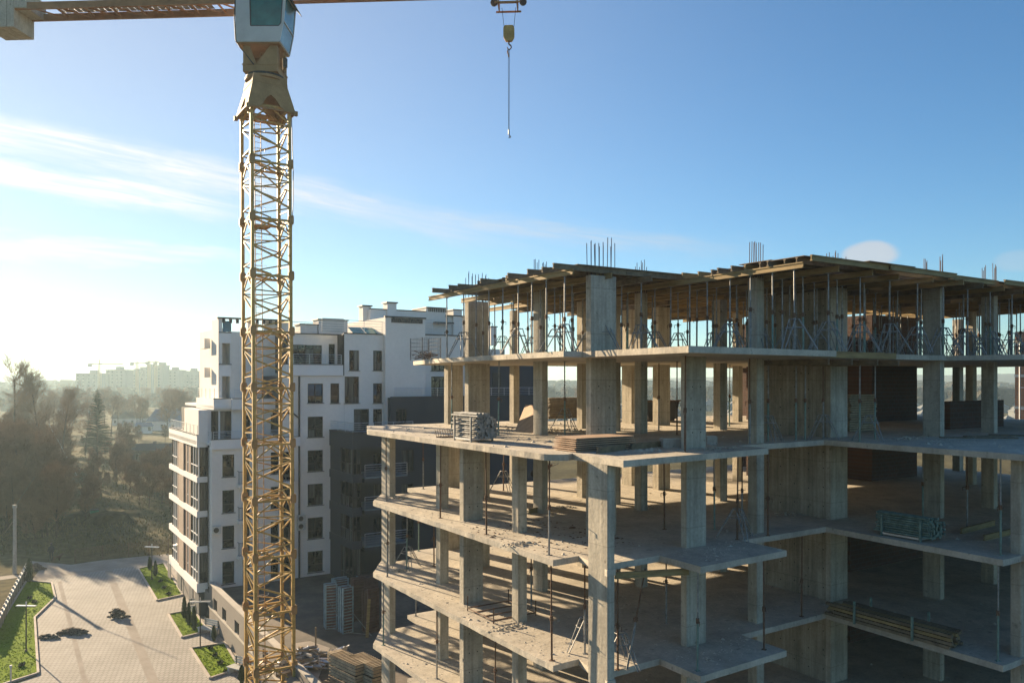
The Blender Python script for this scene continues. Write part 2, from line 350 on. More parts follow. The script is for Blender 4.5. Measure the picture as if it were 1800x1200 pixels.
cols = dict(c1=(14.34,32.27,.28,.87,3), c2=(14.67,28.13,.38,.35,3), c3=(14.08,25.18,.81,.29,3), d1=(17.96,33.63,.82,.39,4), d2=(16.9,29.79,1.07,.33,5),
    c5=(14.54,22.27,.35,.38,3), c6=(17.45,25.04,.26,.61,5), c7=(21.19,27.39,.24,.37,5), cD=(13.75,16.67,.25,.82,3), c9=(21.04,23.45,.34,.37,5),
    c10=(25.66,29.28,.22,.71,5), c11=(25.71,27.46,.74,.38,5), c12=(17.54,17.5,.83,.24,4), c13=(25.54,23.53,.43,.38,5), d13b=(31.26,27.59,.31,.39,5),
    c14=(21.17,17.9,.36,.37,5), pier=(25.52,18.2,1.0,.2,5), c15=(29.18,16.2,.28,.66,5), c16=(33.16,16.27,.3,.48,5), c17=(25.08,11.55,.96,.28,3),
    d3=(21.09,32.7,.33,.37,5), f1=(39.85,20.52,.36,.35,5), c8=(21.2,25.2,.3,.3,5), c18=(36.9,16.3,.3,.5,5), c19=(42,16.3,.3,.5,5), c20=(45.2,24,.4,.4,5))
ROOFB = 3.30
for n, (u, v, du, dv, top) in cols.items():
    for k in range(-1, top+1):
        z0 = LV.get(k, -17.1); z1 = ROOFB+.1 if k == 5 else LV[k+1]-TS
        if n == 'cD' and k < top: z1 = LV[k+1]-.02
        MB().box(u, u+du, v, v+dv, z0-.01, z1+.01).build('column', M_CON, site)
u, v = 16.09, 20.33
for k in (3, 4, 5): MB().box(u, u+1.06, v, v+.26, LV[k]-.01, (ROOFB+.1 if k == 5 else LV[k+1]-TS)+.01).build('column', M_CON, site)
for k in range(-1, 6):
    z0 = LV.get(k, -17.1); z1 = ROOFB if k == 5 else LV[k+1]-TS
    # shuttered shear wall in cast lifts, each board panel a piece of its own
    for j in range(5):
        v0 = 18.43+j*.64
        MB().box(25.58+(.004 if j % 2 else 0), 25.84, v0+.004, v0+.636, z0-.01, z1+.01).build('wall_panel', M_WALLC, site)
    MB().box(37.0, 41.0, 24.0, 24.25, z0, z1).build('masonry_or_sun_block_wall', M_BRICK, site)
    MB().box(37.0, 37.25, 24.26, 32.9, z0, z1).build('masonry_or_sun_block_wall', M_BRICK, site)
    MB().box(37.26, 46.0, 32.6, 32.85, z0, z1).build('masonry_or_sun_block_wall', M_BRICK, site)  # unseen rear wall, added to keep the sun out of the right side
    MB().box(33.7, 36.98, 29.0, 29.2, z0, z1).build('masonry_or_sun_block_wall', M_BRICK, site)  # hidden sun block, added to shade the long wall beside it
    if k < 4: MB().box(30.2, 37.0, 20.6, 20.85, z0, z0+1.0 if k > 2 else z1).build('masonry_or_sun_block_wall', M_BRICK, site) if k < 3 else None
MB().box(34.1, 38.6, 18.5, 18.75, LV[4], LV[4]+1.2).build('low_masonry_wall', M_BRICK, site)
# rounded face of the column under the slab corner, and tie holes in the piers
holes = MB()
for (u, vv, w_, zz) in ((14.08, 25.18, .81, 3), (14.08, 25.18, .81, 2), (14.08, 25.18, .81, 1), (16.09, 20.33, 1.06, 4), (17.54, 17.5, .83, 4), (16.9, 29.79, 1.07, 4)):
    for fx in (.3, .72):
        for fz in (.5, 1.2, 1.9): holes.tube((u+w_*fx, vv-.004, LV[zz]+fz), (u+w_*fx, vv+.01, LV[zz]+fz), .022, n=7)
for zz in (1, 2, 3, 4, 5):
    for j in range(5):
        for fz in (.45, 1.15, 1.85, 2.45): 
            holes.tube((25.576, 18.43+j*.64+.12, LV[zz]+fz-(.1*(j%2))), (25.6, 18.43+j*.64+.12, LV[zz]+fz-(.1*(j%2))), .024, n=7)
holes.build('tie_holes', M_BLACK, site, kind='stuff')
# rough drips and crumbs along the slab edges, litter on the floors
def crumbs(name, zone, n, zz, seed, mt_, size=(.008, .034)):
    r = random.Random(seed); m = MB()
    for _ in range(n):
        u0, u1, v0, v1 = zone[r.randrange(len(zone))]
        a, b = r.uniform(u0, u1), r.uniform(v0, v1); s = r.uniform(*size)*(1 if r.random() < .93 else 2.4)
        t = r.uniform(0, 3.14); c_, s_ = math.cos(t)*s, math.sin(t)*s; h = s*r.uniform(.3, .8); q = r.uniform(.4, 1.8)
        m.add([(a-c_*q, b-s_*q, zz), (a+s_, b-c_, zz), (a+c_*q, b+s_*q, zz), (a-s_, b+c_, zz), (a+r.uniform(-.3, .3)*s, b, zz+h)], [(0,1,4),(1,2,4),(2,3,4),(3,0,4)])
    m.build(name, mt_, site, kind='stuff')
zl = [(13.3,17.4,19,31), (14.2,24,18,24), (16.3,19.7,15.8,17.5), (18,30,18,33), (24.3,30,12,17), (13.3,15.2,18.7,31)]
for k in (1, 2, 3): crumbs('floor_rubble', zl, 1300, LV[k], 40+k, M_SLAB)
crumbs('floor_rubble', [(13.2,19.6,20,33.5), (14.4,19.5,17,20), (18,31,18,33), (24.5,33,11.5,17), (20,45,28,33)], 3400, LV[4], 50, M_SLAB, (.01, .042))
crumbs('floor_rubble', [(13.4,17,18.7,24)], 160, LV[3], 61, M_RUST, (.02, .06))
def heap(u, v, z, ru, rv, n, seed, m_, size=(.02, .07), h=.12):
    r = random.Random(seed); m = MB()
    for _ in range(n):
        a = r.gauss(0, .42); b = r.gauss(0, .42); k = max(0, 1-(a*a+b*b)); s = r.uniform(*size)
        m.blob((u+a*ru, v+b*rv, z+k*h*r.random()*.7), (s*.8, s*.8*r.uniform(.5, 1.2), s*.4), n=4, jag=.4, rr=r)
    return m.build('rubble_pile', m_, site, kind='stuff')
for (px, py, k, ru, rv) in ((912,957,3,.8,.35),(897,1102,2,1.0,.4),(700,876,3,.5,.4),(1150,893,3,1.6,.5),(1395,903,3,1.2,.5),(1250,790,4,1.4,.4),(1000,757,4,1.8,.6),(930,753,4,1.4,.6),(1600,771,4,1.6,.5),(985,893,3,.8,.5),(700,1003,2,.4,.3),(1030,900,2,.5,.5)):
    z = LV[k]; u, v = uvat(px, py, z); heap(u, v, z, ru, rv, 70, px, M_SLAB)
# starter bars standing out of the roof level above the columns
for n in ('dD', 'c14', 'c6', 'd2', 'c9', 'c15', 'c16', 'c11', 'c13', 'pier', 'c19', 'c10', 'c18'):
    u, v, du, dv = (16.09, 20.33, 1.06, .26) if n == 'dD' else cols[n][:4]
    m = MB(); r = random.Random(n); hh = .88 if n in ('dD', 'c14', 'c15', 'd2', 'c16') else .95
    for a in range(4 if du < .5 else 7):
        for b in (0, 1):
            f = a/(3 if du < .5 else 6); h = hh*r.uniform(.75, 1.1); x = u+.03+(du-.06)*f; y = v+.03+(dv-.06)*b
            m.tube((x, y, 3.3), (x+r.uniform(-.02, .02), y+r.uniform(-.02, .02), 3.73+h), .013, n=5)
    m.build('starter_bars', M_REBAR, site, kind='stuff')

# ------------------------------------------------------------------ roof formwork: beams, joists and sheets, one assembly resting on the props
deck = frame('roof_formwork', 'timber roof formwork of yellow beams and plywood sheets on top of the concrete frame', 'formwork')
def ibeam(L_, axis, w_=.08, h=.18):
    m = MB(); f = .04
    for (a, b, zz0, zz1) in ((-w_/2, w_/2, 0, f), (-.016, .016, f, h-f), (-w_/2, w_/2, h-f, h)):
        if axis == 'v': m.box(a, b, 0, L_, zz0, zz1)
        else: m.box(0, L_, a, b, zz0, zz1)
    return m
PB = ROOFB+.02
pm = {l: ibeam(l, 'v').mesh('primary_beam', M_TIMBER) for l in (2.9, 3.9)}
pmd = ibeam(3.9, 'v').mesh('primary_beam', M_TIMBERD)
jm = {l: ibeam(l, 'u').mesh('joist', M_TIMBERD) for l in (2.45, 3.3, 3.9)}
jmy = {l: ibeam(l, 'u').mesh('joist', M_TIMBER) for l in (2.45, 3.3, 3.9)}
r = random.Random(5)
def piece(name, me, loc, rz=0, par=deck, ry=0):
    o = link(name, me, par); o.location = loc; o.rotation_euler = (0, ry, rz); return o
PRIM = []
for i in range(18):
    u = 15.15+i*1.62
    v0, v1 = (20.35, 30.7) if u < 19.6 else (15.35, 32.8)
    if i < 2: v1 = 29.3
    if u > 33: v1 = 24.0
    v = v0-r.uniform(.1, .55)
    while v < v1-1:
        l = 3.9 if v+3.9 < v1+.8 else 2.9
        me = pmd if (l == 3.9 and r.random() < .4 and i > 1) else pm[l]
        piece('primary_beam', me, (u+r.choice((-.05, .05)), v, PB), r.uniform(-.006, .006)); v += l-.35
    PRIM.append((u, v0, v1))
v = 15.0; row = 0
while v < 33:
    u0 = (14.5 if row % 3 else 14.9)+r.uniform(0, .5) if v > 20.1 else 19.6+r.uniform(0, .5)
    umax = 42 if v < 24 else 33.5
    if v > 28.7: u0 += 3.0
    if v > 30.6: u0 += 2.8
    u = u0
    while u < umax:
        l = r.choice((3.3, 3.9, 3.9)); dens = .42 if v < 25 or row % 2 == 0 else .42
        piece('joist', (jmy if (v < 15.2 or r.random() < .35) else jm)[l], (u, v+(r.uniform(-.04, .04) if row else r.uniform(-.2, .1)), PB+.181), r.uniform(-.006, .006)*(1 if row else 4)); u += l-.3+(r.uniform(.0, .5) if row == 0 else 0)
    v += r.uniform(.40, .62) if v < 21 else r.uniform(.5, .68); row += 1
pl = MB().box(0, 2.5, 0, 1.25, 0, .021).mesh('plywood_sheet', M_PLYD)
vv = 15.25
while vv < 32.6:
    uu = 20.35+.25*math.sin(vv*9) if vv < 20.2 else 15.65+.25*math.sin(vv*7)
    if vv > 27.8: uu += 2.5
    if vv > 29.4: uu += 2.6
    while uu < (42 if vv < 24 else 33):
        if r.random() < .965:
            o = piece('plywood_sheet', pl, (uu+r.uniform(-.06, .02), vv+r.uniform(-.05, .02)-(r.choice((0, 0, .3, .45)) if vv < 15.4 else 0), PB+.363+.0015*r.randrange(8)), r.uniform(-.008, .008))
            if r.random() < .10: o.location.z += .035; o.rotation_euler.z += r.uniform(-.1, .1); o.location.x += r.uniform(-.3, .3)
        uu += 2.51
    vv += 1.26
# the timber edge shutter and bearers under the top slab, right of its corner
sh = frame('edge_shutter', 'yellow timber edge shutter on short bearers under the top slab, right of the shear wall', 'formwork')
MB().box(21.62, 26.0, 15.96, 16.08, .72, .93).build('edge_board', M_TIMBER, sh)
for a in (22.0, 23.2, 24.6, 25.8): piece('bearer', ibeam(2.9, 'v').mesh('bearer', M_TIMBERD), (a, 15.75, .5), 0, sh)

# ------------------------------------------------------------------ steel props
def make_prop(h, m1=M_STEEL, m2=M_STEEL, k=.52, rad=.031):
    root = thing('steel_prop', '', 'formwork prop')
    MB().tube((0,0,.008), (0,0,h*k), rad, n=8).build('outer_tube', m1, root, smooth=False)
    MB().tube((0,0,h*k), (0,0,h-.006), rad*.76, n=8).build('inner_tube', m2, root)
    m = MB().tube((0,0,h*k-.09), (0,0,h*k+.05), rad*1.6, n=8); m.tube((-.02,-.11,h*k-.02), (.02,.13,h*k-.02), .011, n=5); m.tube((.02,.13,h*k-.02), (.03,.13,h*k-.14), .01, n=5)
    m.build('collar', M_RUST, root)
    MB().box(-.07,.07,-.07,.07,0,.008).build('base_plate', m1, root)
    MB().box(-.07,.07,-.07,.07,h-.006,h).build('head_plate', m1, root)
    return reg(root)
far = (0, 0, -400)
P5 = [make_prop(ROOFB+.02-LV[5], M_STEEL, M_STEEL, k) for k in (.50, .44, .56)]
P5.append(make_prop(ROOFB+.02-LV[5], M_STEELB, M_STEEL, .5))
PF = [make_prop(3-TS, M_STEEL, M_RUST, .5), make_prop(3-TS, M_RUST, M_RUST, .44), make_prop(3-TS, M_STEELB, M_STEEL, .5)]
USED = set()
ORD = ['first','second','third','fourth','fifth','sixth','seventh','eighth','ninth','tenth','eleventh','twelfth','thirteenth','fourteenth','fifteenth','sixteenth','seventeenth','eighteenth','nineteenth','twentieth']
def place_prop(protos, u, v, z, label, group, rr, lean=0):
    p = rr.choice(protos); key = p.name; loc = W(u, v, z); rz = TH+rr.uniform(0, 6.28); t = (rr.uniform(-.008, .008)+lean, rr.uniform(-.008, .008))
    if key not in USED:
        USED.add(key); p.location = loc; p.rotation_euler = (t[0], t[1], rz); p['label'] = label; p['group'] = group; return p
    return dup(p, loc, rz, label, group, tilt=t)
rp = random.Random(21); TRI = []
for i, (u, v0, v1) in enumerate(PRIM):
    if u > 41.5: continue
    v = v0+.15; k = 0
    while v < v1-.2:
        ok = not any(cu-.1 < u < cu+cdu+.1 and cv-.1 < v < cv+cdv+.1 for (cu, cv, cdu, cdv, t) in cols.values())
        vis = (v-v0) < (9 if u > 22 else 12)
        if ok and vis and k < 20:
            place_prop(P5, u, v, LV[5], f'roof prop, {ORD[k]} from the near edge in {ORD[i]} row from left', 'steel props under the roof formwork', rp)
            if k in (0, 3, 7): TRI.append((u, v, LV[5], i, k))
            k += 1
        v += (.92 if k < 8 else 1.4)+rp.uniform(-.12, .12)
# props between the lower floors: foot pixel, floor
lower = [(4,794,757,'behind the crate of steel tubes'),(4,876,765,'to the right of the crate of steel tubes'),(4,993,764,'between the leaning plywood sheet and the wide column'),(4,946,747,'behind the leaning plywood sheet'),(4,1158,756,'between two columns behind the stacked sheets'),(4,1190,764,'left of the fluted column by the foam block'),(4,1204,794,'in front of the fluted column at the slab edge'),(4,1282,749,'in the sunlit middle of the upper open floor'),(4,1318,780,'left of the slim column near the shear wall'),(4,1350,775,'first in front of the shear wall'),(4,1399,773,'second in front of the shear wall'),(4,1415,773,'third in front of the shear wall'),(4,1447,771,'fourth in front of the shear wall'),(4,1511,776,'left of the pair before the plank stack'),(4,1538,772,'right of the pair before the plank stack'),
 (3,679,881,'at the left corner of its floor'),(3,744,859,'between the first two columns at the far edge'),(3,774,910,'in front of the second column from the left'),(3,855,939,'right of the wide pier near the slab edge'),(3,965,975,'at the tip of the slab before the front pier'),(3,885,862,'in the sunlit back beside the charcoal facade'),(3,1168,930,'left of the thick middle column'),(3,1256,930,'right of the thick middle column'),(3,1296,948,'left of a close pair by the slim column'),(3,1304,934,'right of a close pair by the slim column'),(3,1350,941,'right of the slim column before the shear wall'),(3,1622,918,'left of the pier behind the crate of tubes'),(3,1700,927,'between two columns on the dark right side'),(3,1759,975,'beside the column at the right edge of the picture'),
 (2,681,1013,'at the left corner of its floor'),(2,715,998,'with a folding tripod behind the corner column'),(2,736,968,'farthest back near the charcoal facade'),(2,763,995,'left of the second column, leaning slightly'),(2,970,1160,'at the tip of the slab before the front pier'),(2,1028,1148,'immediately left of the front pier'),(2,934,1068,'between two round shadows on the sunlit floor'),(2,1171,1095,'left of the thick middle column'),(2,1086,1176,'immediately right of the front pier'),(2,1226,1178,'in front of the thick middle column'),(2,1343,1141,'at the tip of the small slab by the wall'),(2,1409,1083,'in front of the shear wall'),(2,1754,1161,'rusty lower half, at the right edge'),
 (1,674,1133,'at the left corner of its floor'),(1,731,1082,'on the back slab tip in the sun'),(1,768,1192,'in front of the second column from the left'),(1,870,1240,'right of the wide pier near the slab edge')]
FN = {4: 'upper open floor', 3: 'middle open floor', 2: 'second lowest floor', 1: 'lowest floor'}
for k, px, py, wh in lower:
    u, v = uvat(px, py, LV[k])
    place_prop(PF, u, v, LV[k], f'steel prop, {FN[k]}, {wh}', 'steel props between the lower floors', rp, lean=.0)
for p in P5+PF:
    if p.name not in USED: p.location = far
u, v = uvat(1102, 1176, LV[2])
lp = dup(PF[0], W(u, v, LV[2]), TH, 'inclined steel prop leaning against a timber beam right of the front pier', 'steel props between the lower floors', tilt=(R(0), R(14)))
lb = frame('timber_beam', 'short yellow timber beam held against the slab underside by an inclined prop', 'beam', 14.3, 17.0, LV[3]-TS-.21, rz=R(-20))
ibeam(2.2, 'u').build('beam', M_TIMBER, lb)

def make_tripod():
    root = thing('folding_tripod', '', 'tripod')
    for a in (R(20), R(160), R(270)):
        d = Vector((math.cos(a), math.sin(a), 0)); n = Vector((-d.y, d.x, 0))
        m = MB().tube(d*.12+n*.1+Vector((0,0,.88)), d*.62+Vector((0,0,.01))+n*.05, .016, n=6)
        m.tube(d*.12-n*.1+Vector((0,0,.88)), d*.62+Vector((0,0,.01))-n*.05, .016, n=6)
        m.tube(d*.12+n*.1+Vector((0,0,.88)), d*.12-n*.1+Vector((0,0,.88)), .014, n=6)
        m.tube(d*.26+n*.08+Vector((0,0,.64)), d*.26-n*.08+Vector((0,0,.64)), .012, n=6)
        m.build('leg', M_STEEL, root)
    P = [Vector((.13*math.cos(t), .13*math.sin(t), .88)) for t in [2*math.pi*i/10 for i in range(11)]]
    m = MB()
    for i in range(10): m.tube(P[i], P[i+1], .014, n=6)
    m.build('upper_hoop', M_STEEL, root); m = MB()
    Q = [Vector((p.x*2.1, p.y*2.1, .64)) for p in P]
    for i in range(10): m.tube(Q[i], Q[i+1], .012, n=6)
    m.build('lower_hoop', M_STEEL, root)
    return reg(root)
tri = make_tripod(); tri_used = False
def place_tri(u, v, z, label, group='folding tripods at the feet of the props'):
    global tri_used
    rz = TH+rp.uniform(-.6, .6)
    if not tri_used: tri.location = W(u, v, z); tri.rotation_euler = (0, 0, rz); tri['label'] = label; tri['group'] = group; tri_used = True
    else: dup(tri, W(u, v, z), rz, label, group, scale=rp.uniform(.95, 1.12))
for (u, v, z, i, k) in TRI:
    place_tri(u, v, z, f'folding tripod round the {ORD[k]} roof prop from the edge, {ORD[i]} row from left')
for k, px, py, wh in ((4,1530,775,'by the plank stack'),(4,1447,772,'before the shear wall'),(4,1350,776,'left of the shear wall'),(4,993,757,'behind the wide column'),(2,716,998,'behind the corner column'),(3,1296,946,'by the slim column'),(3,885,862,'in the sunlit back'),(2,1030,1140,'left of the front pier'),(2,1090,1170,'right of the front pier')):
    u, v = uvat(px, py, LV[k]); place_tri(u, v, LV[k], f'folding steel tripod, {FN[k]}, {wh}')

# ------------------------------------------------------------------ materials lying about on the slabs
def tube_crate(label, k, px, py, du, dv, h, seed, m_, group):
    u, v = uvat(px, py, LV[k]); c = frame('tube_crate', label, 'crate of tubes', u, v, LV[k], group)
    m = MB(); r_ = random.Random(seed)
    for (a, b) in ((0, 0), (-du, 0), (0, dv), (-du, dv)):
        MB().box(a-.03, a+.03, b+.25-.03, b+.25+.03, 0, h*.92).build('post', M_STEEL if m_ is M_STEEL else M_STEELB, c)
    for b in (0, dv): MB().box(-du, 0, b+.23, b+.27, .06, .12).build('cross_bar', M_RAIL, c)
    for a in (0, -du): MB().box(a-.02, a+.02, .25, dv+.25, .06, .12).build('side_bar', M_RAIL, c)
    y = .16; row = 0; t = MB(); e = MB()
    while y < h*1.1:
        nn = int(du/.083); lim = nn if y < h*.86 else nn-2-(row % 3)
        for i in range(lim):
            x = -du+.08+i*.083+(.04 if row % 2 else 0); ln = r_.uniform(-.06, .1)
            t.tube((x, -ln, y), (x+r_.uniform(-.02, .02), dv+.5+ln, y+r_.uniform(-.01, .01)), .031, n=7, cap=False)
            e.tube((x, -ln-.006, y), (x, -ln, y), .05, n=8); e.tube((x, -ln-.010, y), (x, -ln-.004, y), .018, n=6)
        y += .072; row += 1
    t.build('steel_tubes', m_, c, kind='stuff'); e.build('tube_end_plates', M_STEEL if m_ is M_STEEL else M_STEELB, c, kind='stuff')
tube_crate('open crate packed with shiny steel prop tubes at the left slab edge', 4, 872, 776, .85, 1.15, .92, 1, M_STEEL, 'crates of prop tubes')
tube_crate('open crate of prop tubes in the shade on the right side of its floor', 3, 1656, 950, .8, 1.3, .72, 2, M_STEELB, 'crates of prop tubes')

u, v = uvat(1692, 1134, LV[2])
tb = frame('timber_bundle', 'long bundle of timber poles between blue stakes on the dark right slab edge', 'timber bundle', u, v, LV[2])
r = random.Random(4)
for row in range(4):
    for i in range(6):
        MB().bar((-.05-i*.14+row*.02, -.0+r.uniform(-.1, .25), .08+row*.11), (-.05-i*.14+row*.02, 4.0+r.uniform(-.2, .3), .08+row*.11), .11, .09).build('pole', r.choice((M_TIMBER, M_TIMBERD)), tb)
for (a, b) in ((.08, 1.1), (.08, 3.1), (-.85, 1.1), (-.85, 3.1)): MB().box(a-.03, a+.03, b-.03, b+.03, 0, .75).build('stake', M_STEELB, tb)

def plank_stack(label, k, px, py, du, dv, layers, th, m_, gap=.02, along='u', group=None, name='plank_stack', npl=6):
    u, v = uvat(px, py, LV[k] if k > -5 else ZP); c = frame(name, label, 'plank stack', u, v, LV[k] if k > -5 else ZP, group)
    r_ = random.Random(px)
    for j in range(layers):
        z = j*(th+gap)+.02
        o_ = r_.uniform(-.05, .05); q = r_.uniform(-.05, .05); s = (1, .96, .9)[0 if j < layers*.7 else 1]
        MB().box(o_, o_+du*s, q, q+dv*s, z, z+th).build('plank', m_, c, label=None)
    return c
plank_stack('tall stack of timber planks beside the shear wall on the upper open floor', 4, 1494, 759, 1.75, .7, 16, .07, M_CRATE, .025)
plank_stack('low timber wall of stacked logs seen behind the leaning plywood sheet', 4, 966, 737, 2.2, .6, 9, .11, M_TIMBERD, .018)
plank_stack('flat stack of plywood sheets on the slab, left of the foam block', 4, 1011, 795, 2.3, 1.1, 7, .03, M_PLY, .03, name='plywood_stack')
pw = thing('leaning_plywood', 'sunlit square plywood sheet leaning against a column beside the steel tube crate', 'plywood sheet', (.12, 33.0, LV[4]+.01))
_b = Vector((.92, -2.0, 0)); _t = Vector((.46, 1.6, 1.02)); _n = _b.cross(_t).normalized()*.022; _q = [Vector((0,0,0)), _b, _b+_t, _t]
MB().add(_q+[q_-_n for q_ in _q], [(0,1,2,3),(7,6,5,4),(0,4,5,1),(1,5,6,2),(2,6,7,3),(3,7,4,0)]).build('sheet', M_PLY, pw)
MB().bar(_b*.5+_t-_n*2, _b*.5+_t*1.15+Vector((.2,.3,-1.02)), .05).build('strut', M_TIMBERD, pw)
for (px, py, nm_, lb_, sz) in ((1166, 787, 'foam_block', 'pale foam block left of the fluted column', (.62, .5, .27)), (1243, 781, 'foam_block', 'pale foam block right of the fluted column, half in shade', (.34, .3, .26))):
    u, v = uvat(px, py, LV[4]); c = frame(nm_, lb_, 'block', u, v, LV[4], rz=R(-30))
    b = MB().box(0, sz[0], 0, sz[1], 0, sz[2]).build('slab', M_KERB, c); MB().box(.02, sz[0]-.03, .02, sz[1]-.02, sz[2], sz[2]+.015).build('top_layer', M_CABW, c)
for (px, py, ln, a, lb_, k) in ((1050,797,1.6,20,'short green-edged beam lying at the slab corner before the plywood stack',4),(1110,790,1.5,10,'broken timber lying between plywood stack and foam block',4),(1655,770,2.6,-40,'long loose plank on the upper right floor, nearest the edge',4),(1700,768,2.6,-25,'loose plank behind the longest one on the upper right floor',4),(1740,765,2.2,-50,'loose plank pointing to the right edge of the picture',4),
                        (1690,938,2.6,5,'timber beam lying behind another on the shaded right floor',3),(1730,950,2.2,2,'timber beam nearest the edge on the shaded right floor',3),(930,902,.8,10,'small timber offcut between two columns on the sunlit floor',3)):
    u, v = uvat(px, py, LV[k]); c = frame('loose_beam', lb_, 'beam', u, v, LV[k]+.004, 'loose beams and planks on the floors', rz=R(a))
    m = ibeam(ln, 'u') if k == 3 or ln < 2 else MB().box(0, ln, 0, .22, 0, .04)
    m.build('beam', M_TIMBER if k == 3 else M_TIMBERD, c)
u, v = uvat(1140, 741, LV[4]); sk = frame('steel_skip', 'dark steel skip standing on the far side of the upper open floor', 'skip', u, v, LV[4])
MB().add([(0,0,.1),(1.9,0,.1),(1.9,1.1,.1),(0,1.1,.1),(-.25,-.05,1.05),(2.1,-.05,1.05),(2.1,1.2,1.05),(-.25,1.2,1.05)], [(0,3,2,1),(0,1,5,4),(1,2,6,5),(2,3,7,6),(3,0,4,7)]).build('body', M_CAP, sk)
MB().box(-.3,2.15,-.1,-.05,1.0,1.08).build('rim', M_RUST, sk); MB().box(0,1.9,.1,.2,0,.1).build('foot', M_RUST, sk)
u, v = uvat(782, 768, LV[4]); ck = frame('clamp_row', 'row of dark steel clamps lying on the slab left of the tube crate', 'clamps', u, v, LV[4])
for i in range(8):
    a = -.35+i*.1; MB().bar((a, 0, .02), (a+.12, -.3, .02), .03, .05).bar((a, 0, .03), (a-.03, .06, .28), .015).build('clamp', M_RUST, ck)
for (k, px, py, lb_) in ((2, 822, 1073, 'steel frame cage with upright stubs on the slab edge beside the wide pier'),):
    u, v = uvat(px, py, LV[k]); c = frame('floor_opening_frame', lb_, 'steel frame', u, v, LV[k])
    for (a, b) in ((0,0),(0,-1.75),(1.7,0),(1.7,-1.75)): MB().tube((a,b,0),(a,b,.52),.022,n=6).build('upright', M_RUST, c)
    for j in range(4): MB().tube((0,-j*.58,.1),(1.7,-j*.58,.1),.024,n=6).build('rung', M_RUST, c)
    for a in (0,1.7): MB().tube((a,0,.1),(a,-1.75,.1),.02,n=6).build('side_bar', M_RUST, c)
u, v = uvat(950, 838, LV[3])
wbr = frame('wheelbarrow', 'wheelbarrow standing near the far edge of the sunlit floor', 'wheelbarrow', u, v, LV[3])
MB().add([(0,0,.35),(.5,0,.35),(.5,.4,.35),(0,.4,.35),(-.15,-.1,.62),(.75,-.1,.62),(.75,.5,.62),(-.15,.5,.62)],[(0,3,2,1),(0,1,5,4),(1,2,6,5),(2,3,7,6),(3,0,4,7)]).build('tray', M_RUST, wbr)
for b in (0,.4): MB().tube((-.3,b,.2),(1.2,b,.65),.018,n=6).build('handle', M_STEEL, wbr)
MB().tube((-.3,.17,.2),(-.3,.23,.2),.19,n=12).build('wheel', M_BLACK, wbr)
for b in (.05,.35): MB().tube((.5,b,.35),(.6,b,0),.016,n=6).build('leg', M_STEEL, wbr)
# edge cage at the far left of the top open floor
u, v = uvat(758, 631, LV[5]) if False else (16.0, 32.6)
cg = frame('mesh_cage', 'wire mesh storage cage at the left end of the top open floor', 'cage', 15.75, 31.9, LV[5])
for (a, b) in ((0,0),(.9,0),(0,1.2),(.9,1.2)): MB().tube((a,b,0),(a,b,1.0),.03,n=6).build('post', M_STEEL, cg)
m = MB()
for j in range(6):
    for (p, q) in (((0,0),(.9,0)),((0,0),(0,1.2)),((.9,0),(.9,1.2)),((0,1.2),(.9,1.2))): m.tube((*p,.1+j*.17),(*q,.1+j*.17),.007,n=4,cap=False)
for j in range(9):
    for (p, q) in (((0,0),(.9,0)),((0,0),(0,1.2)),((.9,0),(.9,1.2))): 
        x=p[0]+(q[0]-p[0])*j/8; y=p[1]+(q[1]-p[1])*j/8; m.tube((x,y,.05),(x,y,1.0),.006,n=4,cap=False)
m.build('wire_mesh', M_STEEL, cg, kind='stuff')
m = MB(); r = random.Random(9)
for _ in range(40):
    a, b, z = r.uniform(.1,.8), r.uniform(.1,1.1), r.uniform(.05,.4); d = Vector((r.uniform(-1,1), r.uniform(-1,1), r.uniform(-.3,.3)))*.18
    m.tube(Vector((a,b,z))-d, Vector((a,b,z))+d, .02, n=5)
m.build('scrap_fittings', M_RUST, cg, kind='stuff')

# ------------------------------------------------------------------ tower crane
MD = 43.3; mxp = (-.3125*MD, MD)
mu, mv = xy2uv(*mxp)
cr = thing('tower_crane', 'ochre lattice tower crane with white cab rising left of the unfinished building', 'tower crane', (mxp[0]+.25, mxp[1], ZG), TH)
cr.rotation_euler = (0, 0, TH)
S = 1.0                                     # half the width of the mast
SH = 3.0; NS = 11
z0m = .25-.12
TOPM = z0m+SH*NS
lm = MB().box(-.085,.085,-.085,.085,0,SH).mesh('leg', M_CRANE)
lm_t = MB().box(-.075,.075,-.075,.075,0,SH).mesh('leg', M_CRANE)
collar = MB().box(-.125,.125,-.125,.125,-.24,.24); 
for sx_ in (-1,1): collar.box(sx_*.125-.03*(sx_<0), sx_*.125+.03*(sx_>0), -.08, .08, -.17, .17)
colm = collar.mesh('joint_sleeve', M_CRANED)
bm = {}
def brace(p, q, r_, par, nm='brace', m_=None):
    r_ *= 1.06; key = (tuple(p), tuple(q), r_)
    if key not in bm: bm[key] = MB().bar(p, q, r_*2, r_*2).mesh(nm, m_ or M_CRANE)
    o = link(nm, bm[key], par)
cs = [(-S,-S),(S,-S),(S,S),(-S,S)]
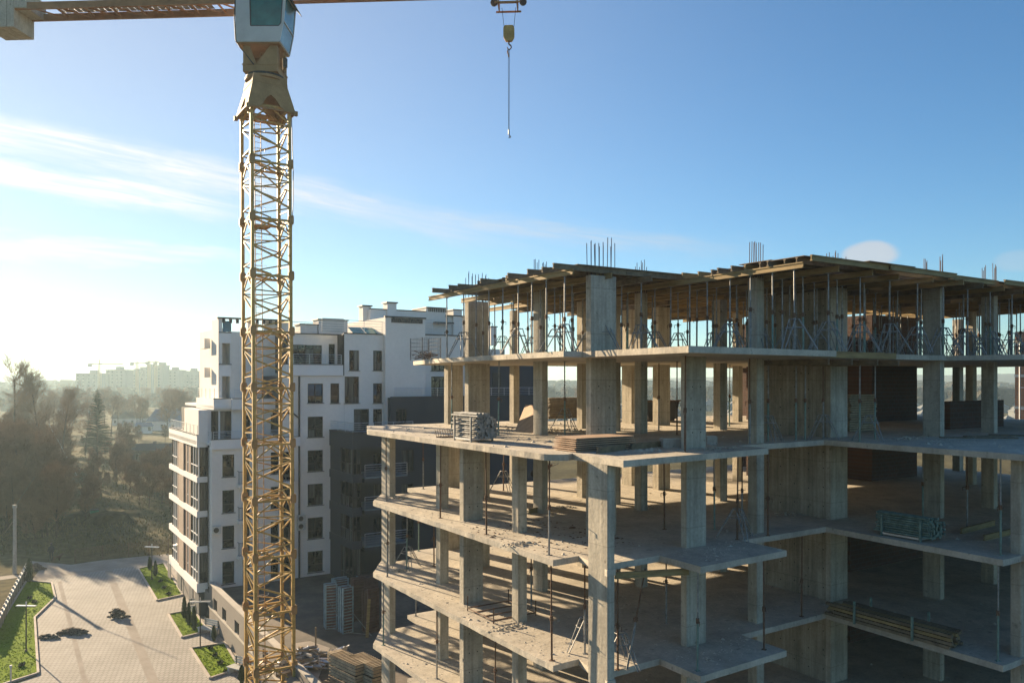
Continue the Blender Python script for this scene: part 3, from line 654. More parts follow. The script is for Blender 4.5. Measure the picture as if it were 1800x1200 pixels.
for k in range(NS):
    sec = bpy.data.objects.new('mast_section', None); C.objects.link(sec); sec.parent = cr
    lean = .0155*(k-5)                       # the mast leans a hand's width off plumb
    sec.location = (-lean*1.6, lean*.3, z0m+k*SH)
    for (a, b) in cs: o = link('leg', lm, sec); o.location = (a, b, 0)
    for (a, b) in cs: o = link('joint_sleeve', colm, sec); o.location = (a*1.02, b*1.02, SH)
    for i in range(4):
        (a, b), (c_, d_) = cs[i], cs[(i+1) % 4]
        def P(f, z): return (a+(c_-a)*f, b+(d_-b)*f, z)
        fl = i % 2 == 0
        brace(P(0, SH-.06), P(1, SH-.06), .05, sec, 'ring_bar')
        brace(P(.5, SH-.10), P(0.02, SH-.82), .032, sec); brace(P(.5, SH-.10), P(.98, SH-.82), .032, sec)
        brace(P(0, SH-.85), P(1, SH-.95), .03, sec, 'cross_bar')
        brace(P(0, SH-1.5), P(1, SH-.98), .03, sec) if fl else brace(P(1, SH-1.5), P(0, SH-.98), .03, sec)
        brace(P(0, SH-1.52), P(1, SH-2.35), .042, sec) if fl else brace(P(0, SH-1.0), P(1, SH-2.0), .036, sec)
        brace(P(0, .5), P(1, SH-2.38), .03, sec) if not fl else brace(P(0,.12), P(1, .62), .03, sec)
        brace(P(0, .32) if fl else P(1, .32), P(.5, .02), .03, sec)
    brace((-S,-S,SH-.1), (S,S,SH-.1), .04, sec, 'inner_tie')
    if k in (2, 5, 8, 10, 0):
        MB().box(-.75,.2,-.2,.8,SH-.35,SH-.30).build('rest_platform', M_CRANED, sec)
# the ladder runs up inside the mast
for a in (-.36, -.02): MB().bar((a, .35, .2), (a-.26, .38, TOPM), .04).build('ladder_rail', M_CRANED, cr)
lr = MB().tube((-.36,.35,0),(-.02,.35,0),.018,n=5,cap=False).mesh('ladder_rung', M_RAIL)
for k in range(int((TOPM-.4)/.32)): o = link('ladder_rung', lr, cr); z = .4+k*.32; o.location = (-.26*z/TOPM, .03*z/TOPM, z)
hoop_m = MB()
for i in range(8):
    t0, t1 = math.pi*i/8, math.pi*(i+1)/8
    hoop_m.bar((-.19+.36*math.cos(t0), .35-.5*math.sin(t0), 0), (-.19+.36*math.cos(t1), .35-.5*math.sin(t1), 0), .03, .01)
hm = hoop_m.mesh('ladder_hoop', M_RAIL)
for k in range(30): z = 1.6+k*1.05; o = link('ladder_hoop', hm, cr); o.location = (-.26*z/TOPM, 0, z)
cm = MB(); zc = TOPM
pts = [Vector((S+.25, -S*.2, TOPM-.2))]
for k in range(1, 22): pts.append(Vector((S+.22+.12*math.sin(k*.7), -S*.2+.05*math.cos(k), TOPM-.2-k*1.5)))
for i in range(21): cm.tube(pts[i], pts[i+1], .022, n=5, cap=False)
cm.build('power_cable', M_BLACK, cr)
# flared collar, turntable, cab, slewing frame - built about the top of the mast
top = bpy.data.objects.new('slewing_unit', None); C.objects.link(top); top.parent = cr; top.location = (-.12, .02, TOPM)
def fr(z0, a0, z1, a1, off=(0, 0)): 
    return [(-a0,-a0,z0),(a0,-a0,z0),(a0,a0,z0),(-a0,a0,z0),(-a1+off[0],-a1+off[1],z1),(a1+off[0],-a1+off[1],z1),(a1+off[0],a1+off[1],z1),(-a1+off[0],a1+off[1],z1)], [(0,3,2,1),(4,5,6,7),(0,1,5,4),(1,2,6,5),(2,3,7,6),(3,0,4,7)]
m = MB()
# four flared plates with an arched gap in each
def flare(i, z0, z1, a0, a1):
    (p, q) = [((-1,-1),(1,-1)),((1,-1),(1,1)),((1,1),(-1,1)),((-1,1),(-1,-1))][i]
    n_ = 10; vs = []; fs = []
    for k in range(n_+1):
        f = k/n_; arch = max(0, 1-((f-.5)/.22)**2)*.55
        zb = z0+(z1-z0)*arch; ab = a0+(a1-a0)*arch
        for (aa, zz) in ((ab, zb), (a1, z1)):
            vs.append(((p[0]+(q[0]-p[0])*f)*aa, (p[1]+(q[1]-p[1])*f)*aa, zz))
    for k in range(n_): fs.append((2*k, 2*k+2, 2*k+3, 2*k+1))
    return MB().add(vs, fs)
for i in range(4):
    o = flare(i, -.25, 1.15, 1.26, .92).build('flared_plate', M_CRANED, top)
    so_ = o.modifiers.new('thickness', 'SOLIDIFY'); so_.thickness = .03
for i in range(4):
    (p, q) = [((-1,-1),(1,-1)),((1,-1),(1,1)),((1,1),(-1,1)),((-1,1),(-1,-1))][i]
    MB().bar((p[0]*1.26,p[1]*1.26,-.27),(q[0]*1.26,q[1]*1.26,-.27),.1,.09).build('flare_rim', M_CRANED, top)
for (a, b) in cs: MB().box(a*1.26-.1,a*1.26+.1,b*1.26-.1,b*1.26+.1,-.42,-.2).build('corner_lug', M_CRANED, top)
MB().add(*fr(1.15,.94,1.62,.86)).build('turntable_base', M_CRANED, top)
MB().tube((0,0,1.62),(0,0,1.78),1.0,n=28).build('slewing_ring', M_BLACK, top)
MB().tube((0,0,1.5),(0,0,1.64),1.06,n=28).build('slewing_flange', M_CRANED, top)
JR = R(-3.4)-TH                             # the jib's heading, as seen in the mast's own frame
ph = bpy.data.objects.new('slewing_unit_upper', None); 
C.objects.link(ph); ph.parent = cr; ph.location = (-.12, .02, TOPM+1.78); ph.rotation_euler = (0, 0, -TH); ph.scale = (.9, .9, 1)
MB().box(-1.02,1.02,-1.02,1.02,0,.34).build('slewing_platform', M_CRANED, ph)
MB().box(-1.06,1.06,-1.06,1.06,.34,.39).build('platform_lip', M_CRANED, ph)
# two plate cheeks with a V shaped gap between each pair
for sy in (-1.0, 1.0):
    y0, y1 = (sy-.03, sy+.03)
    m1 = [(-1.0,.39),(-.25,.39),(-.62,1.4),(-1.0,1.4)]; m2 = [(-.2,.39),(1.0,.39),(1.0,1.4),(.6,1.4)]
    for pp in (m1, m2):
        k = len(pp); MB().add([(x,y0,z) for x,z in pp]+[(x,y1,z) for x,z in pp], [tuple(range(k)), tuple(range(2*k-1,k-1,-1))]+[(i,k+i,k+(i+1)%k,(i+1)%k) for i in range(k)]).build('cheek_plate', M_CRANED, ph)
for sx_ in (-.97, .97):
    MB().box(sx_-.03,sx_+.03,-.98,-.5,.39,1.4).build('web_plate', M_CRANED, ph); MB().box(sx_-.03,sx_+.03,.5,.98,.39,1.4).build('web_plate', M_CRANED, ph)
MB().box(-1.0,1.02,-1.0,1.0,1.4,1.41).build('upper_deck', M_CRANED, ph)
for a in (-.4, 0, .35): MB().tube((a,0,.39),(a*.7,.1,1.4),.05,n=7).build('pipe', M_CRANED, ph)
MB().tube((1.25,-.2,.5),(1.25,-.2,.95),.14,n=12).build('slew_motor', M_CAP, ph)
MB().tube((1.15,0,.3),(1.15,0,1.4),.11,n=10).build('slew_motor_housing', M_CRANED, ph)
for a in (-.3,.3): MB().tube((1.22,a,-1.5),(1.22,a,.1),.018,n=5).build('ladder_rail', M_CRANED, ph)
for j in range(6): MB().tube((1.22,-.3,-1.4+j*.28),(1.22,.3,-1.4+j*.28),.012,n=5).build('ladder_rung', M_CRANED, ph)
# cab, hung in front of the slewing frame
cb_ = bpy.data.objects.new('cab', None); C.objects.link(cb_); cb_.parent = cr; 
_o = Vector((-.62, -.35, 0)); _a = -TH; cb_.location = (_o.x*math.cos(_a)-_o.y*math.sin(_a), _o.x*math.sin(_a)+_o.y*math.cos(_a), TOPM+3.2); cb_.rotation_euler = (0, 0, -TH)
cw, cd, chh = 1.9, 1.9, 2.55                # width towards the jib, depth, height
body = [(-.65,.0),(1.62,.0),(1.84,1.1),(1.96,chh),(-.65,chh)]     # side profile (x along the jib, z up)
for y in (-cd/2, cd/2):
    hole = [(.12,.84),(1.60,.84),(1.72,1.0),(1.80,2.3),(.08,2.3)]
    k = len(body)
    n_ = MB()
    outer = body
    a_ = [(x, y, z) for x, z in outer]; b_ = [(x, y, z) for x, z in hole]
    n_.add(a_+b_, [(0,1,6,5),(1,2,7,6),(2,3,8,7),(3,4,9,8),(4,0,5,9)])
    o = n_.build('cab_side', M_CABW, cb_); s_ = o.modifiers.new('thickness', 'SOLIDIFY'); s_.thickness = .04; s_.offset = 0
    MB().add([(x, y*.97, z) for x, z in hole], [(0,1,2,3,4)]).build('side_window', glassmat('cab_glass_green', (.03, .20, .17)), cb_)
    fr_ = MB()
    for i in range(5):
        p, q = hole[i], hole[(i+1) % 5]; fr_.bar((p[0], y, p[1]), (q[0], y, q[1]), .05, .05)
    fr_.build('window_seal', M_BLACK, cb_)
MB().box(-.65,1.62,-cd/2+.02,cd/2-.02,-.06,.0).build('cab_floor', M_CRANED, cb_)
MB().box(-.7,2.0,-cd/2-.05,cd/2+.05,chh,chh+.07).build('cab_roof', M_CABW, cb_)
MB().bar((1.98,0,chh+.02),(2.3,0,chh-.35),cd+.1,.03).build('sun_visor', M_CAP, cb_)
MB().box(-.69,-.65,-cd/2,cd/2,0,chh).build('cab_rear', M_CABW, cb_)
gf = glassmat('cab_glass_blue', (.09, .34, .44)); w2 = cd/2-.06
MB().add([(1.85,-w2,1.16),(1.85,w2,1.16),(1.955,w2,2.45),(1.955,-w2,2.45)],[(0,1,2,3)]).build('windscreen', gf, cb_)
MB().add([(1.645,-w2,.12),(1.645,w2,.12),(1.83,w2,1.04),(1.83,-w2,1.04)],[(0,1,2,3)]).build('lower_windscreen', glassmat('cab_glass_pale', (.22, .36, .42), .2), cb_)
for (p, q) in (((1.62,0),(1.84,1.1)),((1.84,1.1),(1.96,chh))):
    for y in (-cd/2, cd/2): MB().bar((p[0],y,p[1]),(q[0],y,q[1]),.07,.07).build('corner_post', M_CABW, cb_)
MB().bar((1.85,-cd/2,1.1),(1.85,cd/2,1.1),.06,.07).build('front_rail', M_CABW, cb_)
MB().bar((1.64,-cd/2,.03),(1.64,cd/2,.03),.06,.07).build('front_sill', M_CABW, cb_)
MB().box(.1,.6,-.25,.25,.4,.55).build('driver_seat', M_BLACK, cb_)
m = MB(); pp_ = [Vector((-.68,-.98,2.4)), Vector((-.72,-1.0,1.2)), Vector((-.66,-1.0,.1)), Vector((-.45,-.92,-.3)), Vector((-.1,-.8,-.7)), Vector((.2,-.7,-1.1))]
for i in range(5): m.tube(pp_[i], pp_[i+1], .03, n=6, cap=False)
m.build('hydraulic_hose', M_BLACK, cb_)
# jib and counter jib
jb = bpy.data.objects.new('jib', None); C.objects.link(jb); jb.parent = cr; jb.location = (-.1, 0, TOPM+5.62); jb.rotation_euler = (0, 0, JR)
jz = 0.0
def truss(x0, x1, wd, ht, par, nm, step=1.6, dz=.42):
    e_ = bpy.data.objects.new('jib_truss', None); C.objects.link(e_); e_.parent = cr; e_.location = jb.location+Vector((0, 0, dz)); e_.rotation_euler = jb.rotation_euler; par = e_
    for y in (-wd/2, wd/2): MB().box(x0, x1, y-.07, y+.07, 0, .16).build('bottom_chord', M_RUSTC, par)
    MB().bar((x0,0,ht),(x1,0,ht),.14,.14).build('top_chord', M_RUSTC, par)
    x = x0; i = 0; dg = None
    while x < x1-.1:
        x2 = min(x+step, x1)
        for y in (-wd/2, wd/2):
            MB().bar((x,y,.1),((x+x2)/2,0,ht),.06).build('jib_brace', M_RUSTC, par); MB().bar((x2,y,.1),((x+x2)/2,0,ht),.06).build('jib_brace', M_RUSTC, par)
        MB().bar((x,-wd/2,.08),(x2,wd/2,.08) if i % 2 else (x,wd/2,.08),.06).build('jib_cross_bar', M_RUSTC, par)
        x = x2; i += 1
M_RUSTC = mat('crane_red_orange_paint', (.36, .17, .06), .55, var=.25, scale=1.5)
truss(1.0, 26, 1.2, 1.3, jb, 'jib')
# counter jib: deck with flanges and stays
for y in (-.7, .7): MB().box(-15.0, -1.0, y-.06, y+.06, -.12, .26).build('counter_jib_girder', M_RUSTC, jb)
x = -14.5
while x < -1: MB().bar((x,-.7,.05),(x+1.2,.7,.05),.07).build('jib_cross_bar', M_RUSTC, jb); MB().box(x-.03,x+.03,-.7,.7,0,.1).build('jib_cross_bar', M_RUSTC, jb); x += 1.5
for k in range(26): MB().box(-11.9+k*.34, -11.6+k*.34, -.62, .62, .27, .30).build('walkway_plank', M_RAIL, jb)
MB().box(-1.0,1.0,-.75,.75,-.1,.25).build('jib_foot', M_CRANED, jb)
# counterweight slabs hanging at the tail
for k in range(4): MB().box(-15.3+k*.42,-14.91+k*.42,-.85,.85,-1.08,.9).build('counterweight_slab', M_CW, jb)
for k in range(2): MB().box(-13.62+k*.34,-13.3+k*.34,-.85,.85,-.06,.9).build('counterweight_slab', M_CW, jb)
# A-frame above the cab, out of the picture
for y in (-.6,.6): MB().bar((-.5,y,.2),(0,0,5),.14).build('apex_strut', M_CRANE, jb); MB().bar((.9,y,.2),(0,0,5),.14).build('apex_strut', M_CRANE, jb)
MB().bar((0,0,5),(20,0,1.35),.05).build('pendant_tie', M_CRANED, jb); MB().bar((0,0,5),(-14,0,.9),.05).build('pendant_tie', M_CRANED, jb)

# trolley and hook, under the jib and hanging from it
HX = cr.location.x; hd = 42.4
hk = thing('trolley', 'small red framed trolley running under the crane jib', 'trolley', ((893-900)/F*hd, hd, 0), R(-3.4))
hz = lambda py: (YH-py)/F*hd
zt = hz(14)
MB().box(-.68,.68,-.6,-.53,zt,zt+.08).build('frame_bar', M_RUSTC, hk); MB().box(-.68,.68,.53,.6,zt,zt+.08).build('frame_bar', M_RUSTC, hk)
for z_ in (.0,.22,.40):
    MB().box(-.52,.52,-.52,-.46,zt+z_,zt+z_+.05).build('slat', M_RUSTC, hk)
for a in (-.5,.5): MB().box(a-.03,a+.03,-.55,.55,zt,zt+.45).build('side_plate', M_RUSTC, hk)
for a in (-.78,.78):
    for b in (-.45,.45):
        MB().tube((a,b-.04,zt+.5),(a,b+.04,zt+.5),.2,n=16).build('wheel', M_CAP, hk)
ho = thing('hook_block', 'yellow hook block hanging on two ropes with a long sling below it', 'hook block', ((894.5-900)/F*hd, hd, 0), R(-3.4))
for (a, b) in ((-.37,-.25),(.37,.26)): MB().tube((a,0,zt),(b,0,hz(50)),.013,n=5).build('hoist_rope', M_BLACK, ho)
zb = hz(73); zt2 = hz(46)
prof = [(-.16,zb),(.16,zb),(.29,zb+.22),(.29,zt2-.12),(.2,zt2),(-.2,zt2),(-.29,zt2-.12),(-.29,zb+.22)]
k = len(prof)
for y in (-.12,.08): MB().add([(x,y,z) for x,z in prof]+[(x,y+.04,z) for x,z in prof],[tuple(range(k)),tuple(range(2*k-1,k-1,-1))]+[(i,k+i,k+(i+1)%k,(i+1)%k) for i in range(k)]).build('side_plate', M_CRANE, ho)
MB().tube((0,-.07,(zb+zt2)/2),(0,.07,(zb+zt2)/2),.24,n=16).build('sheave', M_RUST, ho)
m = MB(); zh = hz(79); q = [Vector((0,0,zb+.02)), Vector((0,0,zh+.02)), Vector((.10,0,zh-.04)), Vector((.13,0,zh-.16)), Vector((.05,0,zh-.26)), Vector((-.06,0,zh-.22)), Vector((-.09,0,zh-.12))]
for i in range(6): m.tube(q[i], q[i+1], .045-.004*i, .041-.004*i, n=7)
m.build('hook', M_RUST, ho)
m = MB(); z1 = zh-.24; z2 = hz(228); z3 = hz(242)
for a in (-.035,.03): m.tube((a,0,z1),(a*.6,0,z2),.013,n=5)
m.build('sling', M_BLACK, ho)
m = MB().tube((-.07,0,z1-.1),(.0,0,z1-.42),.05,.03,n=6); m.tube((0,0,z1+.02),(-.07,0,z1-.1),.035,n=6); m.build('shackle', M_RUST, ho)
m = MB().tube((0,0,z2),(0,0,z2-.26),.04,n=6); m.tube((0,0,z2-.26),(.1,0,z3+.02),.03,n=6); m.tube((.1,0,z3+.02),(-.02,0,z3),.03,n=6); m.build('lower_hook', M_CAP, ho)

# ------------------------------------------------------------------ ground, yard, podium
def flat(name, pts, z, m, kind='structure', parent=None, label=None):
    return MB().sheet(pts, z).build(name, m, parent, kind=kind, label=label)
g = MB(); n_ = 48; SZ = 5200
g.add([(-SZ,-400,ZG),(SZ,-400,ZG),(SZ,SZ*1.6,ZG),(-SZ,SZ*1.6,ZG)], [(0,1,2,3)])
g.build('ground', M_FIELD, kind='structure')
def G(px, py, z=ZG): return at(px, py, z)
# paved yard between the left bed and the apartment block, with its light strips
yard = [G(66,1021), G(120,1011), G(243,994), G(300,984), G(345,1062), G(372,1098), G(460,1203), (-13,36), (-40,30), (-46,36), G(-60,1230), G(65,1188)]
flat('yard_paving', yard, ZG+.012, M_PAVE)
flat('concrete_path', [G(50,985), G(125,992), G(180,984), G(296,973), G(300,984.5), G(243,994), G(120,1011), G(66,1021), G(54,1022), G(70,1000)], ZG+.008, M_PATHC)
flat('side_path', [G(-80,1022), G(30,1009), G(36,1014), G(-80,1030)], ZG+.008, M_PATHC)
for (a, b, c_, d_, nm) in (((184,1003),(196,1001),(282,1203),(262,1204),'drain_strip'), ((101,1022),(108,1021),(156,1204),(146,1204),'drain_strip')):
    flat(nm, [G(*a), G(*b), G(*c_), G(*d_)], ZG+.016, M_PATHC)
flat('side_walk', [G(284,989), G(292,984), G(345,1062), G(372,1098), G(462,1203), G(440,1203), G(392,1131), G(366,1108), G(340,1071), G(322,1046)], ZG+.016, M_PAVE2)
def kerbed_bed(name, pts, seed, lab, wd=.14):
    P_ = [G(*p) for p in pts]
    b = flat(name, P_, ZG+.05, M_LAWN)
    k = frame(name+'_kerb', 'pale concrete kerb round '+lab, 'kerb')
    k.location = (0, 0, 0); k.rotation_euler = (0, 0, 0)
    for i in range(len(P_)):
        p, q = Vector((*P_[i], 0)), Vector((*P_[(i+1) % len(P_)], 0)); d = q-p; nn = max(1, int(d.length/1.0)); d.normalize()
        for j in range(nn):
            a_ = p+(q-p)*(j/nn)+d*.006; b_ = p+(q-p)*((j+1)/nn)-d*.006
            MB().bar((a_.x,a_.y,ZG+.055),(b_.x,b_.y,ZG+.055),wd,.15).build('kerb_stone', M_KERB, k)
    # grass blades, short, growing all over the bed
    r_ = random.Random(seed); xs = [p[0] for p in P_]; ys = [p[1] for p in P_]; m = MB(); area = 0
    def inside(x, y):
        c = False; j = len(P_)-1
        for i in range(len(P_)):
            (xi, yi), (xj, yj) = P_[i], P_[j]
            if (yi > y) != (yj > y) and x < (xj-xi)*(y-yi)/(yj-yi)+xi: c = not c
            j = i
        return c
    cnt = int((max(xs)-min(xs))*(max(ys)-min(ys))*55)
    for _ in range(min(cnt, 16000)):
        x, y = r_.uniform(min(xs), max(xs)), r_.uniform(min(ys), max(ys))
        if not inside(x, y): continue
        h = r_.uniform(.02, .055); t = r_.uniform(0, 6.28); s = .05; dx, dy = math.cos(t)*s, math.sin(t)*s
        m.add([(x-dx,y-dy,ZG+.05),(x+dx,y+dy,ZG+.05),(x+r_.uniform(-.06,.06),y+r_.uniform(-.06,.06),ZG+.05+h)], [(0,1,2)])
    m.build(name+'_grass', M_GRASS, kind='stuff')
kerbed_bed('left_lawn', [(47,1021),(91,1025),(97,1051),(61,1086),(67,1184),(-40,1218),(-40,1140),(0,1098)], 1, 'the long lawn along the left fence')
kerbed_bed('far_right_lawn', [(243,1000),(288,990),(321,1046),(276,1056)], 2, 'the farthest lawn by the apartment block')
kerbed_bed('middle_right_lawn', [(296,1080),(340,1072),(366,1110),(320,1121)], 3, 'the middle lawn by the apartment block')
kerbed_bed('near_right_lawn', [(335,1140),(395,1131),(422,1176),(369,1193)], 4, 'the nearest lawn, left of the crane')

def lamp(px, pyb, h, lab):
    x, y = G(px, pyb); t = thing('street_lamp', lab, 'street lamp', (x, y, ZG), R(rnd.uniform(-12, 12)), 'street lamps with flat crossed heads')
    MB().tube((0,0,0),(0,0,h),.045,.035,n=8).build('pole', M_CAP, t); MB().tube((0,0,0),(0,0,.2),.08,n=8).build('base', M_CAP, t)
    for s_ in (-1, 1): MB().box(min(0,s_*.68),max(0,s_*.68),-.11,.11,h-.06,h).build('lamp_arm', M_RAIL, t)
    MB().tube((0,0,h),(0,0,h+.25),.04,n=8).build('cap', M_RAIL, t)
lamp(46,1146,3.2,'street lamp on the long left lawn')
lamp(267,1019,3.1,'street lamp on the farthest lawn by the apartment block')
lamp(352,1140,3.3,'street lamp at the corner of the nearest lawn, left of the crane')
x, y = G(19,1200); t = thing('bollard_light', 'short white bollard light near the bottom left corner of the lawn', 'bollard', (x, y, ZG))
MB().tube((0,0,0),(0,0,.95),.05,n=8).build('post', M_RAIL, t); MB().tube((0,0,.95),(0,0,1.1),.08,n=8).build('head', M_CABW, t)
x, y = G(26,1008); t = thing('utility_pole', 'pale concrete utility pole with a slanting stay at the left edge', 'utility pole', (x, y, ZG))
MB().tube((0,0,0),(0,0,6.4),.19,.14,n=8).build('pole', M_KERB, t)
MB().tube((-.9,0,4.0),(.1,0,5.4),.04,n=6).build('stay', M_TIMBERD, t); MB().tube((0,0,6.4),(1.6,.5,9.2),.035,n=5).build('arm', M_TIMBERD, t); MB().tube((0,0,6.3),(0,0,6.6),.2,n=8).build('cap', M_KERB, t)

def thuja(px, pyb, h, r0, lab, seed):
    x, y = G(px, pyb); t = thing('thuja', lab, 'thuja', (x, y, ZG+.05)); r_ = random.Random(seed); m = MB()
    for _ in range(420):
        z = h*r_.random()**.9; rad = r0*min(1, (z+.12)/.3)*(1-z/h)**.62*r_.uniform(.75, 1.08); a = r_.uniform(0, 6.28)
        c = Vector((math.cos(a)*rad, math.sin(a)*rad, z+.05)); s = r_.uniform(.05, .1)
        d = Vector((math.cos(a)*.35, math.sin(a)*.35, 1)).normalized()*s*2; n2 = Vector((-math.sin(a), math.cos(a), 0))*s*.6
        m.add([c-n2, c+n2, c+d+n2*.2, c+d-n2*.2], [(0,1,2,3)])
    MB().tube((0,0,0),(0,0,h*.8),r0*.55,.03,n=7).build('stem', M_THUJA, t); m.build('foliage', M_THUJA, t, kind='stuff')
for i, (px, py, h, rr_, lb_) in enumerate(((263,1002,1.15,.22,'left of the two thujas beside the farthest lamp'),(273,1012,1.25,.24,'right of the two thujas beside the farthest lamp'),(324,1086,1.5,.24,'left of three thujas on the middle lawn'),(332,1098,1.5,.24,'middle of three thujas on the middle lawn'),(341,1107,1.55,.24,'right of three thujas on the middle lawn'),(376,1126,.9,.2,'small thuja standing behind the white bench'),(425,1200,.9,.25,'thuja half hidden behind the crane mast'),(51,1022,2.0,.5,'bushy thuja at the far end of the left fence'))):
    thuja(px, py, h, rr_, lb_, i)
def shrub(px, py, s, lab, seed, grp=None):
    x, y = G(px, py); t = thing('small_shrub', lab, 'shrub', (x, y, ZG+.04), 0, grp); r_ = random.Random(seed); m = MB()
    for _ in range(70):
        d = Vector((r_.uniform(-1,1), r_.uniform(-1,1), r_.uniform(.2,1.2))).normalized()*s*r_.uniform(.4,1); n2 = Vector((-d.y, d.x, .2)).normalized()*.035
        m.add([d*.3-n2, d*.3+n2, d+n2, d-n2], [(0,1,2,3)])
    m.build('twigs', M_THUJA, t, kind='stuff')
for i, (px, py, lb_) in enumerate(((282,1023,'first low shrub on the farthest lawn'),(289,1034,'second low shrub on the farthest lawn'),(296,1045,'third low shrub on the farthest lawn, nearest its corner'),(370,1141,'first low shrub on the nearest lawn'),(377,1153,'second low shrub on the nearest lawn'),(387,1167,'third low shrub on the nearest lawn'),(397,1182,'fourth low shrub on the nearest lawn, by its corner'),(52,1053,'first low shrub on the left lawn'),(60,1059,'second low shrub on the left lawn, near the kerb'),(38,1171,'low shrub on the left lawn near the lamp'))):
    shrub(px, py, .32, lb_, 100+i, 'low shrubs planted on the lawns')
def bench(px, py, rz, lab):
    x, y = G(px, py); t = thing('bench', lab, 'bench', (x, y, ZG), TH+rz, 'pale stone benches along the path')
    for b in range(4): MB().box(-.85,.85,-.32+b*.165,-.17+b*.165,.38,.43).build('seat_slat', M_CABW, t)
    for a in (-.75,.6): MB().box(a,a+.15,-.3,.3,0,.38).build('leg', M_CABW, t)
    for b in range(3): MB().box(-.85,.85,.36,.40,.5+b*.16,.62+b*.16).build('back_slat', M_CABW, t)
    for a in (-.7,.6): MB().box(a,a+.06,.33,.36,.4,.95).build('back_post', M_CAP, t)
bench(366,1113,R(-62),'white bench between the middle and nearest lawns'); bench(421,1184,R(-62),'white bench beside the crane mast foot'); bench(353,1072,R(0),'slatted bench under the overhanging corner of the apartment block')
# heaps of spoil on the paving
def spoil(px, py, ru, rv, n, h, lab, seed):
    x, y = G(px, py); t = thing('spoil_heap', lab, 'heap', (x, y, ZG+.012)); r_ = random.Random(seed); m = MB()
    for _ in range(n):
        a, b = r_.gauss(0,.4), r_.gauss(0,.4); k = max(0,1-(a*a+b*b)); s = r_.uniform(.06,.19)
        m.blob((a*ru,b*rv,k*h*r_.uniform(.3,1)),(s*1.3,s,s*.7),n=5,jag=.5,rr=r_)
    m.build('clods', M_DIRT, t, kind='stuff')
    c = MB().blob((0,0,0),(ru*.42,rv*.42,h*.8),n=9,jag=.35,rr=r_); c.build('mound', M_DIRT, t)
spoil(130,1113,1.15,.5,110,.36,'long dark heap of broken earth on the paving',1); spoil(85,1121,.8,.28,60,.2,'low dark heap of earth by the left lawn kerb',2); spoil(205,1085,.8,.5,60,.75,'tall pointed heap of earth alone on the paving',3)
spoil(63,1000,.8,.6,40,.5,'dark heap on the path behind the left fence',4)
# white capped fence along the left lawn
fp = [G(46,1012), G(36,1030), G(20,1062), G(4,1096), G(-16,1135)]
fn = thing('garden_fence', 'low fence of pale capped panels along the left lawn', 'fence', (0,0,0))
for i in range(len(fp)-1):
    p, q = fp[i], fp[i+1]; nn = max(2, int(math.dist(p, q)/1.1))
    for j in range(nn):
        a = [p[0]+(q[0]-p[0])*j/nn, p[1]+(q[1]-p[1])*j/nn]; b = [p[0]+(q[0]-p[0])*(j+.93)/nn, p[1]+(q[1]-p[1])*(j+.93)/nn]
        MB().bar((a[0],a[1],ZG+.5),(b[0],b[1],ZG+.5),.07,.9).build('fence_panel', M_TIMBERD, fn)
        MB().bar((a[0],a[1],ZG+.98),(b[0],b[1],ZG+.98),.22,.06).build('cap', M_CABW, fn)
        MB().box(a[0]-.06,a[0]+.06,a[1]-.06,a[1]+.06,ZG,ZG+1.2).build('post', M_KERB, fn)
# wire fence between path and field
wf = thing('wire_fence', 'thin wire fence on dark posts along the far side of the path', 'fence', (0,0,0)); m = MB()
wp = [G(132,990), G(180,983), G(226,979), G(262,975), G(296,971)]
for i, p in enumerate(wp):
    MB().tube((*p,ZG),(*p,ZG+1.5),.05,n=6).build('post', M_RUST, wf)
    if i:
        for k in range(7): m.tube((*wp[i-1],ZG+.15+k*.21),(*p,ZG+.15+k*.21),.012,n=4,cap=False)
        nn = 22
        for k in range(nn): a = [wp[i-1][0]+(p[0]-wp[i-1][0])*k/nn, wp[i-1][1]+(p[1]-wp[i-1][1])*k/nn]; m.tube((*a,ZG+.1),(*a,ZG+1.45),.008,n=4,cap=False)
m.build('wire_mesh', M_RUST, wf, kind='stuff')

# ------------------------------------------------------------------ podium of the apartment block
pod = frame('podium', 'low grey podium with a parapet and window slots beside the crane', 'podium')
pu, pv = xy2uv(*G(371,1098)); UP = pu
V0 = 63.7
MB().prism([(UP+.3,30),(60,30),(60,V0+3),(UP+.3,V0+3)], ZG-.2, ZP).build('podium_deck', M_PODIUM, pod)
# the outer wall, with its slots cut as recesses between piers
lo = MB(); segs = []
v = 38.0
MB().box(UP, UP+.25, 30, V0-.1, ZG, ZG+1.25).build('plinth_wall', M_TAUPE, pod)
MB().box(UP-.06, UP+.3, 30, V0-.05, ZG+1.25, ZG+1.37).build('sill_course', M_CAPP, pod)
MB().box(UP, UP+.25, 30, V0-.1, ZG+2.25, ZP+.55).build('parapet_wall', M_TAUPE, pod)
MB().box(UP-.05, UP+.33, 30, V0-.06, ZP+.55, ZP+.64).build('parapet_cap', M_CAPP, pod)
k = 0; v = 40.0
while v < V0-1:
    wlen = (1.3, 2.4, 1.6, 3.2)[k % 4]
    MB().box(UP+.002, UP+.25, v, v+wlen, ZG+1.37, ZG+2.25).build('pier', M_TAUPE, pod)
    MB().box(UP+.16, UP+.2, v+wlen, v+wlen+1.2, ZG+1.37, ZG+2.25).build('slot_window', M_GLASS, pod)
    MB().box(UP+.06, UP+.1, v+wlen+.58, v+wlen+.64, ZG+1.37, ZG+2.25).build('slot_bar', M_FRAME, pod)
    v += wlen+1.2; k += 1

